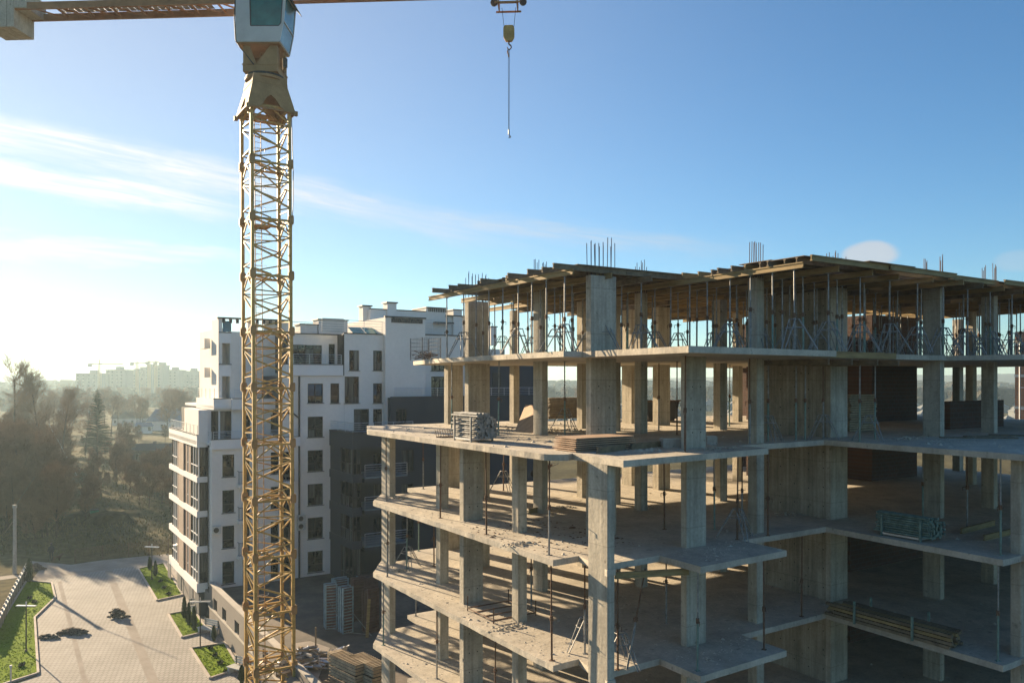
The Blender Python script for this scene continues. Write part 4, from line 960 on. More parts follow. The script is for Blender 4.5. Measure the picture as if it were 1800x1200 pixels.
# ------------------------------------------------------------------ finished apartment block behind
ab = frame('apartment_block', 'finished white and charcoal apartment block behind the crane with dark windows and roof terraces', 'apartment block')
def wallV(V, u0, u1, z0, z1, rects, m, name='wall', depth=.22, thick=.3):
    """wall facing the camera side, real openings for its windows"""
    us = sorted(set([u0, u1]+[c for r_ in rects for c in r_[:2]])); zs = sorted(set([z0, z1]+[c for r_ in rects for c in r_[2:]])); b = MB()
    def inh(a, z): return any(r_[0] < a < r_[1] and r_[2] < z < r_[3] for r_ in rects)
    for i in range(len(us)-1):
        for j in range(len(zs)-1):
            if us[i] < u0-1e-6 or us[i+1] > u1+1e-6 or zs[j] < z0-1e-6 or zs[j+1] > z1+1e-6: continue
            if inh((us[i]+us[i+1])/2, (zs[j]+zs[j+1])/2): continue
            b.add([(us[i],V,zs[j]),(us[i+1],V,zs[j]),(us[i+1],V,zs[j+1]),(us[i],V,zs[j+1])], [(0,1,2,3)])
    for (a, c, e, f) in rects:
        b.add([(a,V,e),(c,V,e),(c,V,f),(a,V,f),(a,V+depth,e),(c,V+depth,e),(c,V+depth,f),(a,V+depth,f)], [(0,4,5,1),(1,5,6,2),(2,6,7,3),(3,7,4,0)])
    return b.build(name, m, ab)
GL = [M_GLASS, M_GLASS, M_GLASSL, M_GLASS]
rw = random.Random(77)
def window(V, r_, nx=2, transom=.35, glass=None, door=False, par=None):
    a, c, e, f = r_; t = .06; y0, y1 = V+.12, V+.19
    o = MB(); o.box(a,a+t,y0,y1,e,f).box(c-t,c,y0,y1,e,f).box(a+t,c-t,y0,y1,e,e+t).box(a+t,c-t,y0,y1,f-t,f)
    for i in range(1, nx): x = a+(c-a)*i/nx; o.box(x-t*.6,x+t*.6,y0-.004,y1,e+t,f-t)
    if transom: z = e+(f-e)*transom; o.box(a+t,c-t,y0-.002,y1,z-.03,z+.03)
    w_ = o.build('window', M_FRAME, ab)
    x0s = [a+t+(c-a-2*t)*i/nx for i in range(nx+1)]
    for i in range(nx):
        zz = [(e+t, f-t)] if not transom else [(e+t, e+(f-e)*transom-.03), (e+(f-e)*transom+.03, f-t)]
        for (z0, z1) in zz:
            gm = glass[i % len(glass)] if glass and z0 > e+.2 else rw.choice(GL)
            tl = rw.uniform(-.012, .012)
            MB().add([(x0s[i],y1-.02+tl,z0),(x0s[i+1],y1-.02-tl,z0),(x0s[i+1],y1-.02-tl,z1),(x0s[i],y1-.02+tl,z1)], [(0,1,2,3)]).build('pane', gm, w_)
    MB().box(a-.08, c+.08, V-.07, V+.1, e-.05, e-.004).build('window_sill', M_FRAME, w_)
    return w_
def RV(V, x0, x1, y0, y1):
    u0, za = onV(V, x0, (y0+y1)/2); u1, zb_ = onV(V, x1, (y0+y1)/2); um, zt_ = onV(V, (x0+x1)/2, y0); _, zb2 = onV(V, (x0+x1)/2, y1); return (u0, u1, zb2, zt_)
def zV(V, x, y): return onV(V, x, y)[1]
def railing(p, q, z, h=.85, n=None, par=ab):
    p = Vector((*p, z)); q = Vector((*q, z)); L_ = (q-p).length; n = n or max(2, int(L_/1.3))
    t = bpy.data.objects.new('railing', None); C.objects.link(t); t.parent = par
    for k in range(5):
        hh = h*(.2+.2*k); MB().tube(p+Vector((0,0,hh)), q+Vector((0,0,hh)), .022 if k == 4 else .012, n=5).build('rail', M_RAIL, t)
    for i in range(n+1): a = p+(q-p)*i/n; MB().tube(a, a+Vector((0,0,h)), .02, n=5).build('rail_post', M_RAIL, t)
ucA, _ = onV(V0, 372, 900)                                   # corner of the white main wall
zr1 = zV(V0, 400, 771)                                       # terrace 1, top of its parapet
zbase = ZP
# storeys of the main wall: window rows from the photograph at column 555
rows = [(732,768),(791,828),(850,887.5),(909,946),(968,1005)]
V1, zz_ = V0, 0
rects = []; wins = []
ZR = []
for (a, b) in rows:
    r_ = RV(V0, 541, 568, a, b); ZR.append((r_[2], r_[3])); rects.append(r_); wins.append((r_, 2, None))
for x0, x1, nx in ((391,412,1),(427,439,1),(476,490,1),(497,512,1)):
    for (e, f) in ZR[1:]:
        u0 = onV(V0, x0, 900)[0]; u1 = onV(V0, x1, 900)[0]
        e2 = e-(.55 if x0 in (427, 497) else 0); rects.append((u0, u1, e2, f)); wins.append(((u0, u1, e2, f), nx, None))
r_ = RV(V0, 541, 568, 674, 708); rects.append(r_); wins.append((r_, 2, [M_GLASSB, M_GLASSB]))
r_ = RV(V0, 581, 596.5, 673.6, 708.4); rects.append(r_); wins.append((r_, 1, None))
uR = onV(V0, 605, 700)[0]
zT1 = zV(V0, 520, 660)                                       # under the penthouse band
uT2 = onV(V0, 526, 700)[0]; zA = zV(V0, 400, 787)
# lower part everywhere, upper part only right of the drainpipe
wallV(V0, ucA, uR, zbase, zA, [q for q in rects if q[3] < zA], M_WHITE)
wallV(V0, uT2-1.6, uR, zA, zT1, [q for q in rects if q[3] > zA], M_WHITE)
for r_, nx, gl in wins: window(V0, r_, nx, .36, gl)
for (z0, z1, a) in ((zbase, zA, ucA), (zA, zT1, uT2-1.6)):
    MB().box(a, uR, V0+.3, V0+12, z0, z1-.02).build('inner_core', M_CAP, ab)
# left return of the main wall and the cantilevered bay
vb, _ = onU(ucA, 365, 900)
MB().add([(ucA,V0,zbase),(ucA,vb+.6,zbase),(ucA,vb+.6,zA),(ucA,V0,zA)], [(0,1,2,3)]).build('return_wall', M_WHITE, ab)
ub, _ = onV(vb, 346, 900)                                    # bay corner
vend, _ = onU(ub, 297, 900)
zb0 = onV(vb, 356, 1041)[1]                                  # underside of the bay
bandy = [(765,786),(838,848),(898,909),(960,971.5),(1025,1041)]
zs_ = [(onV(vb, 350, b)[1], onV(vb, 350, a)[1]) for a, b in bandy]
for (z0, z1) in zs_:
    MB().box(ub, ucA+.02, vb, vend, z0, z1).build('bay_band', M_BAND, ab)
MB().box(ub-.04, ucA+.06, vb-.04, vend+.04, zs_[0][1], zs_[0][1]+.05).build('flashing', M_CAP, ab)
for k in range(4):
    z0, z1 = zs_[k+1][1], zs_[k][0]
    # glazed corner: panes towards the camera and along the side
    MB().box(ub+.35, ucA+.01, vb+.3, vend-.2, z0, z1).build('bay_core', M_CAP, ab)
    wd = bpy.data.objects.new('window', None); C.objects.link(wd); wd.parent = ab
    MB().box(ub+.08, ub+.2, vb+.06, vb+.14, z0, z1).box(ucA-.14, ucA-.02, vb+.06, vb+.14, z0, z1).box(ub+.2, ucA-.14, vb+.07, vb+.13, z0+.78, z0+.86).box(ub+.2, ucA-.14, vb+.07, vb+.13, z1-.12, z1).box(ub+.2, ucA-.14, vb+.07, vb+.13, z0, z0+.1).build('frame', M_FRAME, wd)
    MB().add([(ub+.2,vb+.11,z0+.1),(ucA-.14,vb+.11,z0+.1),(ucA-.14,vb+.11,z0+.78),(ub+.2,vb+.11,z0+.78)], [(0,1,2,3)]).build('pane', rw.choice(GL), wd)
    MB().add([(ub+.2,vb+.11,z0+.86),(ucA-.14,vb+.11,z0+.86),(ucA-.14,vb+.11,z1-.12),(ub+.2,vb+.11,z1-.12)], [(0,1,2,3)]).build('pane', M_GLASSL, wd)
    def vs(x): return onU(ub, x, 900)[0]
    secs = [(346.3, 333, 'glass'), (333, 328.5, 'brown'), (328.5, 327, 'glassn'), (327, 322, 'brown'), (322, 314, 'brick'), (314, 309, 'brown'), (309, 300.5, 'glass')]
    for (xa, xb, ty) in secs:
        a, b = vs(xa), vs(xb)
        if ty == 'brown': MB().box(ub+.12, ub+.34, a, b, z0, z1).build('brown_panel', mat('brown_panel_paint', (.13, .065, .045), .7, var=.15), ab)
        elif ty == 'brick': MB().box(ub+.02, ub+.34, a, b, z0, z1).build('tile_panel', M_BRICKC, ab)
        else:
            w2_ = bpy.data.objects.new('window', None); C.objects.link(w2_); w2_.parent = ab
            nn = 3 if ty == 'glass' else 1
            for i in range(nn+1): c_ = a+(b-a)*i/nn; MB().box(ub+.10, ub+.17, c_-.035, c_+.035, z0, z1).build('mullion', M_BAND if i < nn else M_FRAME, w2_)
            MB().box(ub+.11, ub+.16, a+.04, b-.04, z0+.78, z0+.85).build('transom', M_BAND, w2_)
            for i in range(nn):
                c_ = a+(b-a)*i/nn; d_ = a+(b-a)*(i+1)/nn
                for (za_, zb_) in ((z0, z0+.78), (z0+.85, z1)): MB().add([(ub+.145,c_+.035,za_),(ub+.145,c_+.035,zb_),(ub+.145,d_-.035,zb_),(ub+.145,d_-.035,za_)], [(0,1,2,3)]).build('pane', rw.choice([M_GLASS, M_GLASSL]), w2_)
MB().box(ub+.5, ucA+.6, vb+1.0, vend-1, ZG, zb0).build('ground_floor_wall', M_TAUPE, ab)
MB().box(ub+.25, ub+1.7, vb+.5, vb+2.0, ZG, zb0).build('corner_pier', M_DARK, ab)
for j in range(3): MB().box(ub+.46, ub+.5, vb+4+j*5, vb+5.6+j*5, ZG, ZG+2.0).build('service_door', M_DARK, ab)
MB().box(ub+.9, ucA+1.2, V0-.05, vb+1, ZG, zb0).build('recess_wall', M_DARK, ab)
# terrace 1 parapet over the white wall, right of the bay
zA0 = zV(V0-.25, 400, 789); zA1 = zV(V0-.25, 400, 772)
MB().box(ucA-.1, uT2, V0-.28, V0+.25, zA0, zA1).build('terrace_parapet', M_BAND, ab)
MB().box(ucA-.14, uT2, V0-.32, V0-.24, zA1, zA1+.05).build('flashing', M_CAP, ab)
MB().box(ucA-.1, uT2, V0-.2, V0+9, zA0+.3, zA0+.5).build('terrace_deck', M_BAND, ab)
MB().box(ub, ucA, vb+.2, vend, zs_[0][0]+.2, zs_[0][0]+.5).build('terrace_deck', M_BAND, ab)
railing((ub+.1, vb+.2), (ub+.1, vend-.3), zs_[0][1], .75); railing((ucA+.1, V0-.1), (uT2, V0-.1), zA1, .6); railing((ucA+.0, V0), (ucA+.0, vb+.4), zA1, .6)
# the storey behind terrace 1 and its projecting terrace 2
VA = V0+1.9
z0 = zA0+.4; z1 = zV(VA, 400, 719)
uA = onV(VA, 346, 740)[0]; uA2 = onV(VA, 528, 740)[0]
uL0, uL1 = onV(VA, 362, 740)[0], onV(VA, 407, 740)[0]
rr1 = (onV(VA,371,740)[0], onV(VA,384,740)[0], z0+.05, zV(VA,380,722)); rr2 = (onV(VA,387,740)[0], onV(VA,407,740)[0], z0+.05, zV(VA,400,722))
r3 = (onV(VA,427,740)[0], onV(VA,440,740)[0], z0+.05, z1-.5); r4 = (onV(VA,476,740)[0], onV(VA,488,740)[0], z0+.6, z1-.5); r5 = (onV(VA,497,740)[0], onV(VA,511,740)[0], z0+.05, z1-.5)
wallV(VA, onV(VA,363,740)[0], uA2, z0, z1, [rr1, rr2, r3, r4, r5], M_WHITE)
window(VA, rr1, 3, 0); window(VA, rr2, 2, .2, [M_GLASSL, M_GLASS]); window(VA, r3, 1); window(VA, r4, 1); window(VA, r5, 1)
MB().box(uA, onV(VA,363,740)[0], VA-.6, VA+5, z0, z1-.0).build('side_wall', M_WHITE, ab)
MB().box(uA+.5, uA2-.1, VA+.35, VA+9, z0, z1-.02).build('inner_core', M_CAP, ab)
VB = VA-.75; zc0 = zV(VB, 400, 720); zc1 = zV(VB, 400, 701)
uB0 = onV(VB, 378, 710)[0]; uB1 = onV(VB, 524, 710)[0]
MB().box(uB0+1.3, uB1, VB, VB+.35, zc0, zc1).build('terrace_parapet', M_BAND, ab)
MB().box(uB0+1.3, uB1, VB-.04, VB+.04, zc1, zc1+.05).build('flashing', M_CAP, ab)
vK, _ = onU(uB0, 345, 710)
MB().box(uB0, uB0+1.3, VB+.5, vK, zc0, zc1).build('terrace_parapet', M_BAND, ab)
MB().box(uB0-.03, uB0+1.33, VB+.46, VB+.54, zc1, zc1+.05).build('flashing', M_CAP, ab)
MB().box(uB0, uB1, VB+.36, VB+12, zc0+.1, zc0+.3).build('terrace_deck', M_BAND, ab)
railing((uB0+.1, VB+.7), (uB0+.1, vK-.2), zc1, .8); railing((uB0+1.5, VB+.15), (uB0+3.1, VB+.15), zc1, .7); railing((onV(VB,500,700)[0], VB+.15), (uB1, VB+.15), zc1, .7)
# upper left tower with cut-out balconies
VT = V0+5.2
ut0, ut1, ut2 = onV(VT, 384, 630)[0], onV(VT, 404.5, 630)[0], onV(VT, 512, 630)[0]
zt0 = zc0+.2; ztT = zV(VT, 450, 584); ztL = zV(VT, 395, 560)
vt_, _ = onU(ut0, 371.5, 630)
MB().box(ut0, ut0+.3, VT, vt_, zt0, ztL).build('tower_side_wall', M_WHITE, ab)
MB().box(ut1, ut2, VT, VT+9, zt0, ztT).build('tower_wall', M_WHITE, ab)
MB().box(ut0+.3, ut1, VT+1.5, VT+9, zt0, zV(VT, 395, 575)).build('balcony_back_wall', M_WHITE, ab)
for (ya, yb) in ((585, 603), (641, 661)): MB().box(ut0+.02, ut1+.06, VT-.06, VT+1.5, zV(VT,395,yb), zV(VT,395,ya)).build('balcony_parapet', M_BAND, ab); MB().box(ut0+.02, ut1+.1, VT-.1, VT+.1, zV(VT,395,ya), zV(VT,395,ya)+.07).build('flashing', M_CAP, ab)
for (ya, yb) in ((592, 610), (645, 663)): MB().box(ut0-.5, ut0, VT+3, VT+5, zV(VT,380,yb), zV(VT,380,ya)).build('side_balcony', M_WHITE, ab)
ztc = ztL
MB().box(ut0-.1, ut2, VT-.1, VT+.35, ztc-.0, ztc+.12).build('cornice', M_CAP, ab)
for i in range(9): MB().box(ut0+.3+i*.55, ut0+.55+i*.55, VT-.05, VT+.05, ztc-.35, ztc-.02).build('dentil', M_CAP, ab)
MB().box(ut2-2.2, ut2, VT+.4, VT+.8, ztT, ztc).build('upper_wall', M_WHITE, ab); MB().box(ut0+3, ut2-2.2, VT+2.4, VT+2.8, ztT, ztc).build('upper_wall', M_WHITE, ab)
MB().box(ut0+.35, ut1+.1, VT+.02, VT+.06, zV(VT,395,583), zV(VT,395,564)).build('glass_balustrade', M_GLASSB, ab)
# penthouse storey with the long white band
VP = V0+1.6
zp0 = zV(VP, 560, 655); zp1 = zV(VP, 560, 588)
up0, up1, up2 = onV(VP, 506, 620)[0], onV(VP, 575, 620)[0], onV(VP, 601, 620)[0]
g1 = RV(VP, 509.5, 566, 606, 641); g2 = RV(VP, 578, 589, 604.5, 641)
wallV(VP, up0, up2, zp0, zp1, [g1, g2], M_WHITE); window(VP, g1, 4, .8, [M_GLASSL, M_GLASS, M_GLASS]); window(VP, g2, 1, 0, [M_GLASSL])
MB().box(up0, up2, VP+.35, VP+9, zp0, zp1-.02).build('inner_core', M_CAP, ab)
MB().box(up0, up2+.1, VP-.08, VP+.1, zp1, zp1+.08).build('flashing', M_CAP, ab)
q = RV(V0-.15, 510, 603, 641, 660)
MB().box(q[0]-.3, q[1], V0-.2, V0+1.6, q[2], q[3]).build('penthouse_band', M_BAND, ab); MB().box(q[0]-.3, q[1]+.05, V0-.24, V0+.02, q[3], q[3]+.06).build('flashing', M_CAP, ab)
railing((q[0]+.3, V0+.0), (q[1]-.1, V0+.0), q[3]-.1, .95)
railing((up0, VP+.1), (up2, VP+.1), zp1, 1.0)
# middle tower, windows right of the penthouse
VD = V0-.02
d0, d1 = uR, onV(VD, 677, 650)[0]; zdT = zV(VD, 640, 587.5)
RD = [RV(VD,614,631.3,615.6,651), RV(VD,656,672,616,651), RV(VD,606,631.3,661.6,708.4), RV(VD,656,672,673.6,708.4), RV(VD,622,649,718.6,765), RV(VD,656,672,718.6,747)]
wallV(VD, d0, d1, zbase, zdT, RD, M_WHITE)
for i, (nx, tr, gl) in enumerate(((2,.0,[M_GLASS,M_GLASSL]),(2,.4,[M_GLASSL,M_GLASS]),(3,.25,[M_GLASSL,M_GLASSL,M_GLASS]),(2,.4,[M_GLASSB,M_GLASS]),(2,.8,[M_GLASSL,M_GLASS]),(2,.7,None))): window(VD, RD[i], nx, tr, gl)
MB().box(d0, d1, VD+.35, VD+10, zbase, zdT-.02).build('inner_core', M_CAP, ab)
MB().box(d0-.05, d1, VD-.06, VD+.12, zdT, zdT+.09).build('flashing', M_CAP, ab)
railing((d0+.2, VD+.2), (d1-.2, VD+.2), zdT, 1.15)
for i in range(3):
    a = d0+1.2+i*1.25; MB().add([(a,VD+1.0,zdT+.1),(a+1.2,VD+1.0,zdT+.1),(a+1.2,VD+2.4,zdT+.75),(a,VD+2.4,zdT+.75)],[(0,1,2,3)]).build('roof_light', glassmat('roof_light_glass', (.08,.26,.22), .1), ab)
# the slatted white screen at the roof corner
for k in range(6): MB().box(d0-1.9, d0+.0, VD+.05, VD+.1, zdT+.12+k*.2, zdT+.24+k*.2).build('screen_slat', M_CABW, ab)
# blank tall block with dentils
VE = V0-.55
e0, e1 = onV(VE, 677.5, 640)[0], onV(VE, 747.5, 640)[0]; zeT = zV(VE, 700, 558.5)
MB().box(e0, e1, VE, VE+10, zbase, zeT).build('blank_wall', M_WHITE, ab)
MB().box(e0-.08, e1+.05, VE-.1, VE+.15, zeT, zeT+.12).build('cornice', M_CAP, ab)
for i in range(14): a = e0+.55+i*(e1-e0-.8)/14; MB().box(a, a+.18, VE-.07, VE, zeT-.42, zeT-.03).build('dentil', M_CAP, ab)
# stair tower on the roof behind
VF = V0+5.5
f0, f1, f2 = onV(VF, 651, 560)[0], onV(VF, 690, 560)[0], onV(VF, 749, 560)[0]; zF = zV(VF, 700, 543); z_lo = zeT-3
vl, _ = onU(f0, 638.5, 560)
MB().box(f0, f2, VF, vl, z_lo, zF-.15).build('stair_tower', M_WHITE, ab)
MB().box(f0-.05, f2, VF-.06, VF+.1, zF-.15, zF-.06).build('flashing', M_CAP, ab)
for x0_, x1_, yt, vv_ in ((681,697,533,VF-.2), (638,652,541,vl-1.0)):
    a, b = onV(vv_, x0_, 545)[0], onV(vv_, x1_, 545)[0]; zz2 = zV(vv_, 690, yt); MB().box(a, b, vv_, vv_+1.0, z_lo, zz2).build('chimney', M_WHITE, ab); MB().box(a-.12, b+.12, vv_-.12, vv_+1.1, zz2, zz2+.12).build('chimney_cap', M_CAP, ab)
# right hand part
VGp = V0+1.2
g0, g2_ = e1, onV(VGp, 830, 650)[0]; zgT = zV(VGp, 780, 590)
q1, q2 = RV(VGp,758,790,661.6,698), RV(VGp,758,790,630,651.5)
wallV(VGp, g0, g2_, zbase, zgT, [q1, q2], M_WHITE); window(VGp, q1, 4, .8, [M_GLASS, M_GLASSL]); window(VGp, q2, 4, .0)
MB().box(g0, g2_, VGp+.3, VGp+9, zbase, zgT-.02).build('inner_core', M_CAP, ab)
MB().box(g0, g2_+.05, VGp-.06, VGp+.12, zgT, zgT+.1).build('flashing', M_CAP, ab); railing((g0+.3, VGp+.1), (g2_, VGp+.1), zgT, 1.4)
VH = V0+6
for (xa, xb, yt, cap) in ((749,784,542,1),(796,811,545.5,0),(784,830,556.5,0),(862,872,575,0)):
    a, b = onV(VH, xa, 570)[0], onV(VH, xb, 570)[0]; zt3 = zV(VH, (xa+xb)/2, yt)
    o = MB().box(a, b, VH-(.12 if not cap else 0)+(.3 if xa == 784 else 0), VH+3, zgT-.5, zt3).build('roof_wall', M_WHITE, ab); MB().box(a-.08, b+.08, VH-.2, VH+3, zt3, zt3+.1).build('flashing', M_CAP, ab)
    if cap:
        for i in range(10): MB().box(a+.25+i*.2, a+.35+i*.2, VH-.06, VH, zt3-.35, zt3-.02).build('dentil', M_CAP, ab)
q3 = RV(VH-.3, 762, 794, 566.5, 569); MB().box(q3[0], q3[1], VH-.8, VH-.1, q3[2], q3[3]).build('awning', M_CAP, ab)
u3, u4 = onV(VGp, 830, 600)[0], onV(VGp, 905, 600)[0]; z3_ = zV(VGp, 860, 613)
MB().box(u3, u4-.9, VGp+.4, VGp+6, zgT-3, z3_).build('roof_wall', M_WHITE, ab)
# roof boxes left
for (xa, xb, yt) in ((528,558,571),(560,611,563)):
    vv_ = VP+3; a, b = onV(vv_, xa, 575)[0], onV(vv_, xb, 575)[0]; zt3 = zV(vv_, (xa+xb)/2, yt)
    MB().box(a, b, vv_, vv_+1.5, zp1-.3, zt3).build('roof_box', M_WHITE, ab); MB().box(a-.1, b+.1, vv_-.1, vv_+1.6, zt3, zt3+.1).build('flashing', M_CAP, ab)
# charcoal wing with corner windows and balconies
uW, _ = onV(V0, 579, 850)
vW, _ = onU(uW, 619, 850)
zw1 = onU(uW, 600, 760)[1]; zws = [(762,790),(834,849),(893,909),(952,966)]
uW2 = onV(vW, 637, 850)[0]; uE = onV(V0-.9, 950, 700)[0]
VW2 = V0-1.1
zhi = zV(VW2, 720, 698.5)
# wing body right of the corner bay
lit = RV(VW2, 706, 727, 790, 828); oth = [RV(VW2, 656.5, 670, 795, 832), RV(VW2, 656.5, 672, 850, 890), RV(VW2, 656.5, 672, 909, 948), RV(VW2,706,727,850,888), RV(VW2,706,727,909,946)]
uM = onV(VW2, 691, 750)[0]
low_r = [r_ for r_ in oth+[lit]]
wallV(VW2, uW2-.2, uE, zbase, zw1, low_r, M_DARK); 
up_w = RV(VW2, 696, 715, 718.6, 745.6)
wallV(VW2, uM, uE, zw1, zhi, [up_w], M_DARK); window(VW2, up_w, 3, .85)
for r_ in oth: window(VW2, r_, 2, .38)
window(VW2, lit, 2, .38, [M_GLASSL, M_GLASSL])
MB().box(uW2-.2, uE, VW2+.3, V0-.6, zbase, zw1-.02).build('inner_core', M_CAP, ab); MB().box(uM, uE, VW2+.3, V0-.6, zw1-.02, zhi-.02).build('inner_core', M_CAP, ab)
MB().box(uM-.02, uE, VW2-.06, V0-.5, zhi, zhi+.08).build('flashing', M_CAP, ab); MB().box(uM-.25, uM, VW2, V0-.5, zw1, zhi).build('side_wall', M_DARK, ab)
railing((uM+.1, VW2+.1), (uE, VW2+.1), zhi, .8)
# taller part of the wing seen through the open floors
uQ = onV(VW2+.4, 861, 690)[0]; zq = zV(VW2+.4, 900, 640)
MB().box(uQ, uE+.3, VW2+.4, VW2+7, zhi-.2, zq).build('upper_wing', M_DARK, ab)
MB().box(uQ+.3, uQ+1.2, VW2+.34, VW2+.4, zhi+.3, zhi+2.2).build('window', M_FRAME, ab)
# stepped corner bay
zl_ = [(onU(uW, 619, b)[1], onU(uW, 619, a)[1]) for a, b in zws]
for k, (z0, z1) in enumerate(zl_):
    MB().box(uW, uW2, vW, V0, z0, z1).build('wing_band', M_DARK, ab)
MB().box(uW-.03, uW2+.03, vW-.03, V0, zl_[0][1], zl_[0][1]+.07).build('flashing', M_CAP, ab); railing((uW+.1, vW+.1), (uW+.1, V0-.1), zl_[0][1], .8); railing((uW+.1, vW+.1), (uM, vW+.1), zl_[0][1], .8)
MB().box(uW2, uM, vW+.3, VW2, zl_[0][0], zl_[0][1]-.02).build('wing_band', M_DARK, ab)
for k in range(4):
    z1 = zl_[k][0]; z0 = zl_[k+1][1] if k < 3 else zbase
    vX = onU(uW, 597, 850)[0]
    MB().box(uW+.35, uW2-.02, vW+.35, V0, z0, z1).build('bay_core', M_CAP, ab); MB().box(uW+.08, uW+.35, vX, V0, z0, z1).build('wing_wall', M_DARK, ab)
    w3 = bpy.data.objects.new('window', None); C.objects.link(w3); w3.parent = ab
    for i in range(4): c_ = vW+.12+(vX-vW-.2)*i/3; MB().box(uW+.1, uW+.18, c_-.04, c_+.04, z0, z1).build('mullion', M_FRAME, w3)
    MB().box(uW+.11, uW+.17, vW+.1, vX, z0+.75, z0+.82).build('transom', M_FRAME, w3); MB().box(uW+.15, uW2-.05, vW+.1, vW+.17, z0+.75, z0+.82).build('transom', M_FRAME, w3)
    for a in (uW+.12, (uW+uW2)/2, uW2-.1): MB().box(a-.035, a+.035, vW+.1, vW+.18, z0, z1).build('mullion', M_FRAME, w3)
    for i in range(3):
        c_, d_ = vW+.16+(vX-vW-.2)*i/3, vW+.08+(vX-vW-.2)*(i+1)/3
        for (p_, q_) in ((z0, z0+.75), (z0+.82, z1)): MB().add([(uW+.15,c_,p_),(uW+.15,c_,q_),(uW+.15,d_,q_),(uW+.15,d_,p_)],[(0,1,2,3)]).build('pane', rw.choice([M_GLASS,M_GLASSL]), w3)
    for (a, b) in ((uW+.16, (uW+uW2)/2-.04), ((uW+uW2)/2+.04, uW2-.14)):
        for (p_, q_) in ((z0, z0+.75), (z0+.82, z1)): MB().add([(a,vW+.15,p_),(b,vW+.15,p_),(b,vW+.15,q_),(a,vW+.15,q_)],[(0,1,2,3)]).build('pane', rw.choice([M_GLASS,M_GLASSL]), w3)
# balconies of the wing
M_PALE = mat('balcony_glass_edge', (.16,.22,.25), .3)
for yy in (837, 893, 957):
    a, b = onV(vW+.3, 640, yy)[0], onV(vW+.3, 715, yy)[0]; z_ = zV(vW+.3, 660, yy)
    MB().box(a, b, vW+.2, VW2, z_-.45, z_-.12).build('balcony_slab', M_DARK, ab); MB().box(a, b, vW+.16, VW2, z_-.12, z_).build('balcony_edge', M_PALE, ab)
    railing((a+.05, vW+.25), (b, vW+.25), z_, .95)
# small french balconies on the white wall
for (x0, x1) in ((419, 442), (490, 517)):
    for (e, f) in ZR[1:4]:
        a, b = onV(V0-.5, x0, 850)[0], onV(V0-.5, x1, 850)[0]
        MB().box(a, b, V0-.75, V0-.01, e-.85, e-.6).build('balcony_slab', M_WHITE, ab)
        m = MB(); 
        for i in range(9): c_ = a+.05+(b-a-.1)*i/8; m.tube((c_,V0-.7,e-.6),(c_,V0-.7,e+.4),.014,n=4,cap=False)
        m.tube((a+.05,V0-.7,e+.4),(b-.05,V0-.7,e+.4),.02,n=4); m.tube((a+.05,V0-.7,e+.4),(a+.05,V0,e+.4),.02,n=4); m.tube((a+.05,V0-.35,e-.6),(a+.05,V0-.35,e+.4),.014,n=4)
        m.build('balcony_rail', M_CAP, ab)
# drainpipe, air conditioners
up_, zp_ = onV(V0-.1, 526, 661); MB().tube((up_,V0-.1,zbase),(up_,V0-.1,zp_),.075,n=7).build('drainpipe', M_CAP, ab)
for yy in (726, 774): zz2 = zV(V0-.1,520,yy); MB().tube((up_,V0-.1,zz2-.4),(up_-.5,V0-.1,zz2),.06,n=6).tube((up_-.5,V0-.1,zz2),(up_-1.8,V0-.1,zz2+.1),.06,n=6).build('drainpipe_branch', M_CAP, ab)
for (x0, x1, y0, y1, lb_) in ((375,389,925,938,'single white air conditioner beside the left column of windows'),(524,537.5,905,917,'upper of two white air conditioners by the drainpipe'),(524,537.5,918.5,930.5,'lower of two white air conditioners by the drainpipe')):
    r_ = RV(V0-.4, x0, x1, y0, y1); c = frame('air_conditioner', lb_, 'air conditioner', (r_[0]+r_[1])/2, V0-.2, r_[2], 'air conditioners on the white wall'); w_ = (r_[1]-r_[0])/2; h_ = r_[3]-r_[2]
    MB().box(-w_,w_,-.2,.1,0,h_).build('casing', M_CABW, c); MB().tube((-w_*.25,-.215,h_*.5),(-w_*.25,-.2,h_*.5),h_*.36,n=14).build('fan_grille', M_CAP, c)
    MB().box(-w_*.8,w_*.8,-.15,.2,-.06,-.003).build('bracket', M_RAIL, c)

# ------------------------------------------------------------------ building materials stored on the podium
def PZ(px, py): return uvat(px, py, ZP)
def panel_stack(px, py, w_, n, h, lab, m_, rz=0, seed=1, props=True):
    u, v = PZ(px, py); c = frame('formwork_panel_stack', lab, 'formwork panels', u, v, ZP, 'steel formwork panels standing on the podium', rz=rz)
    for k in range(n):
        y = k*.16; hh = h*(1-.02*(k % 3)); x = (k % 2)*.05
        m = MB()
        for a in (x, x+w_): m.box(a-.035, a+.035, y, y+.11, 0, hh)
        m.box(x, x+w_, y, y+.11, hh-.05, hh).box(x, x+w_, y, y+.11, 0, .05)
        f = m.build('panel_frame', m_, c)
        if k in (0, n-1):
            for j in range(14): z = .15+j*(hh-.25)/13.5; MB().box(x+.04, x+w_-.04, y, y+.09, z, z+.045).build('rib', m_, f)
        MB().box(x+.02, x+w_-.02, y+.09, y+.105, .02, hh-.02).build('face_sheet', M_PR, f)
    if props:
        MB().tube((w_*.3,-.02,h*.62),(w_+.6,-1.3,0),.022,n=6).build('brace', M_STEEL, c); MB().tube((w_+.6,-1.3,.05),(w_*.2,0,.1),.02,n=6).build('brace', M_STEEL, c)
M_PB = mat('panel_blue_grey_steel', (.24,.36,.42), .5, var=.35, scale=3, metal=.2)
M_PR = mat('panel_red_brown_steel', (.13,.075,.065), .6, var=.35, scale=3, metal=.2)
panel_stack(573,1106,.68,5,2.85,'blue steel formwork panels, leftmost upright stack on the podium',M_PB,R(-10))
panel_stack(604,1114,.66,5,2.9,'grey steel formwork panels, middle upright stack with two braces',M_PB,R(5))
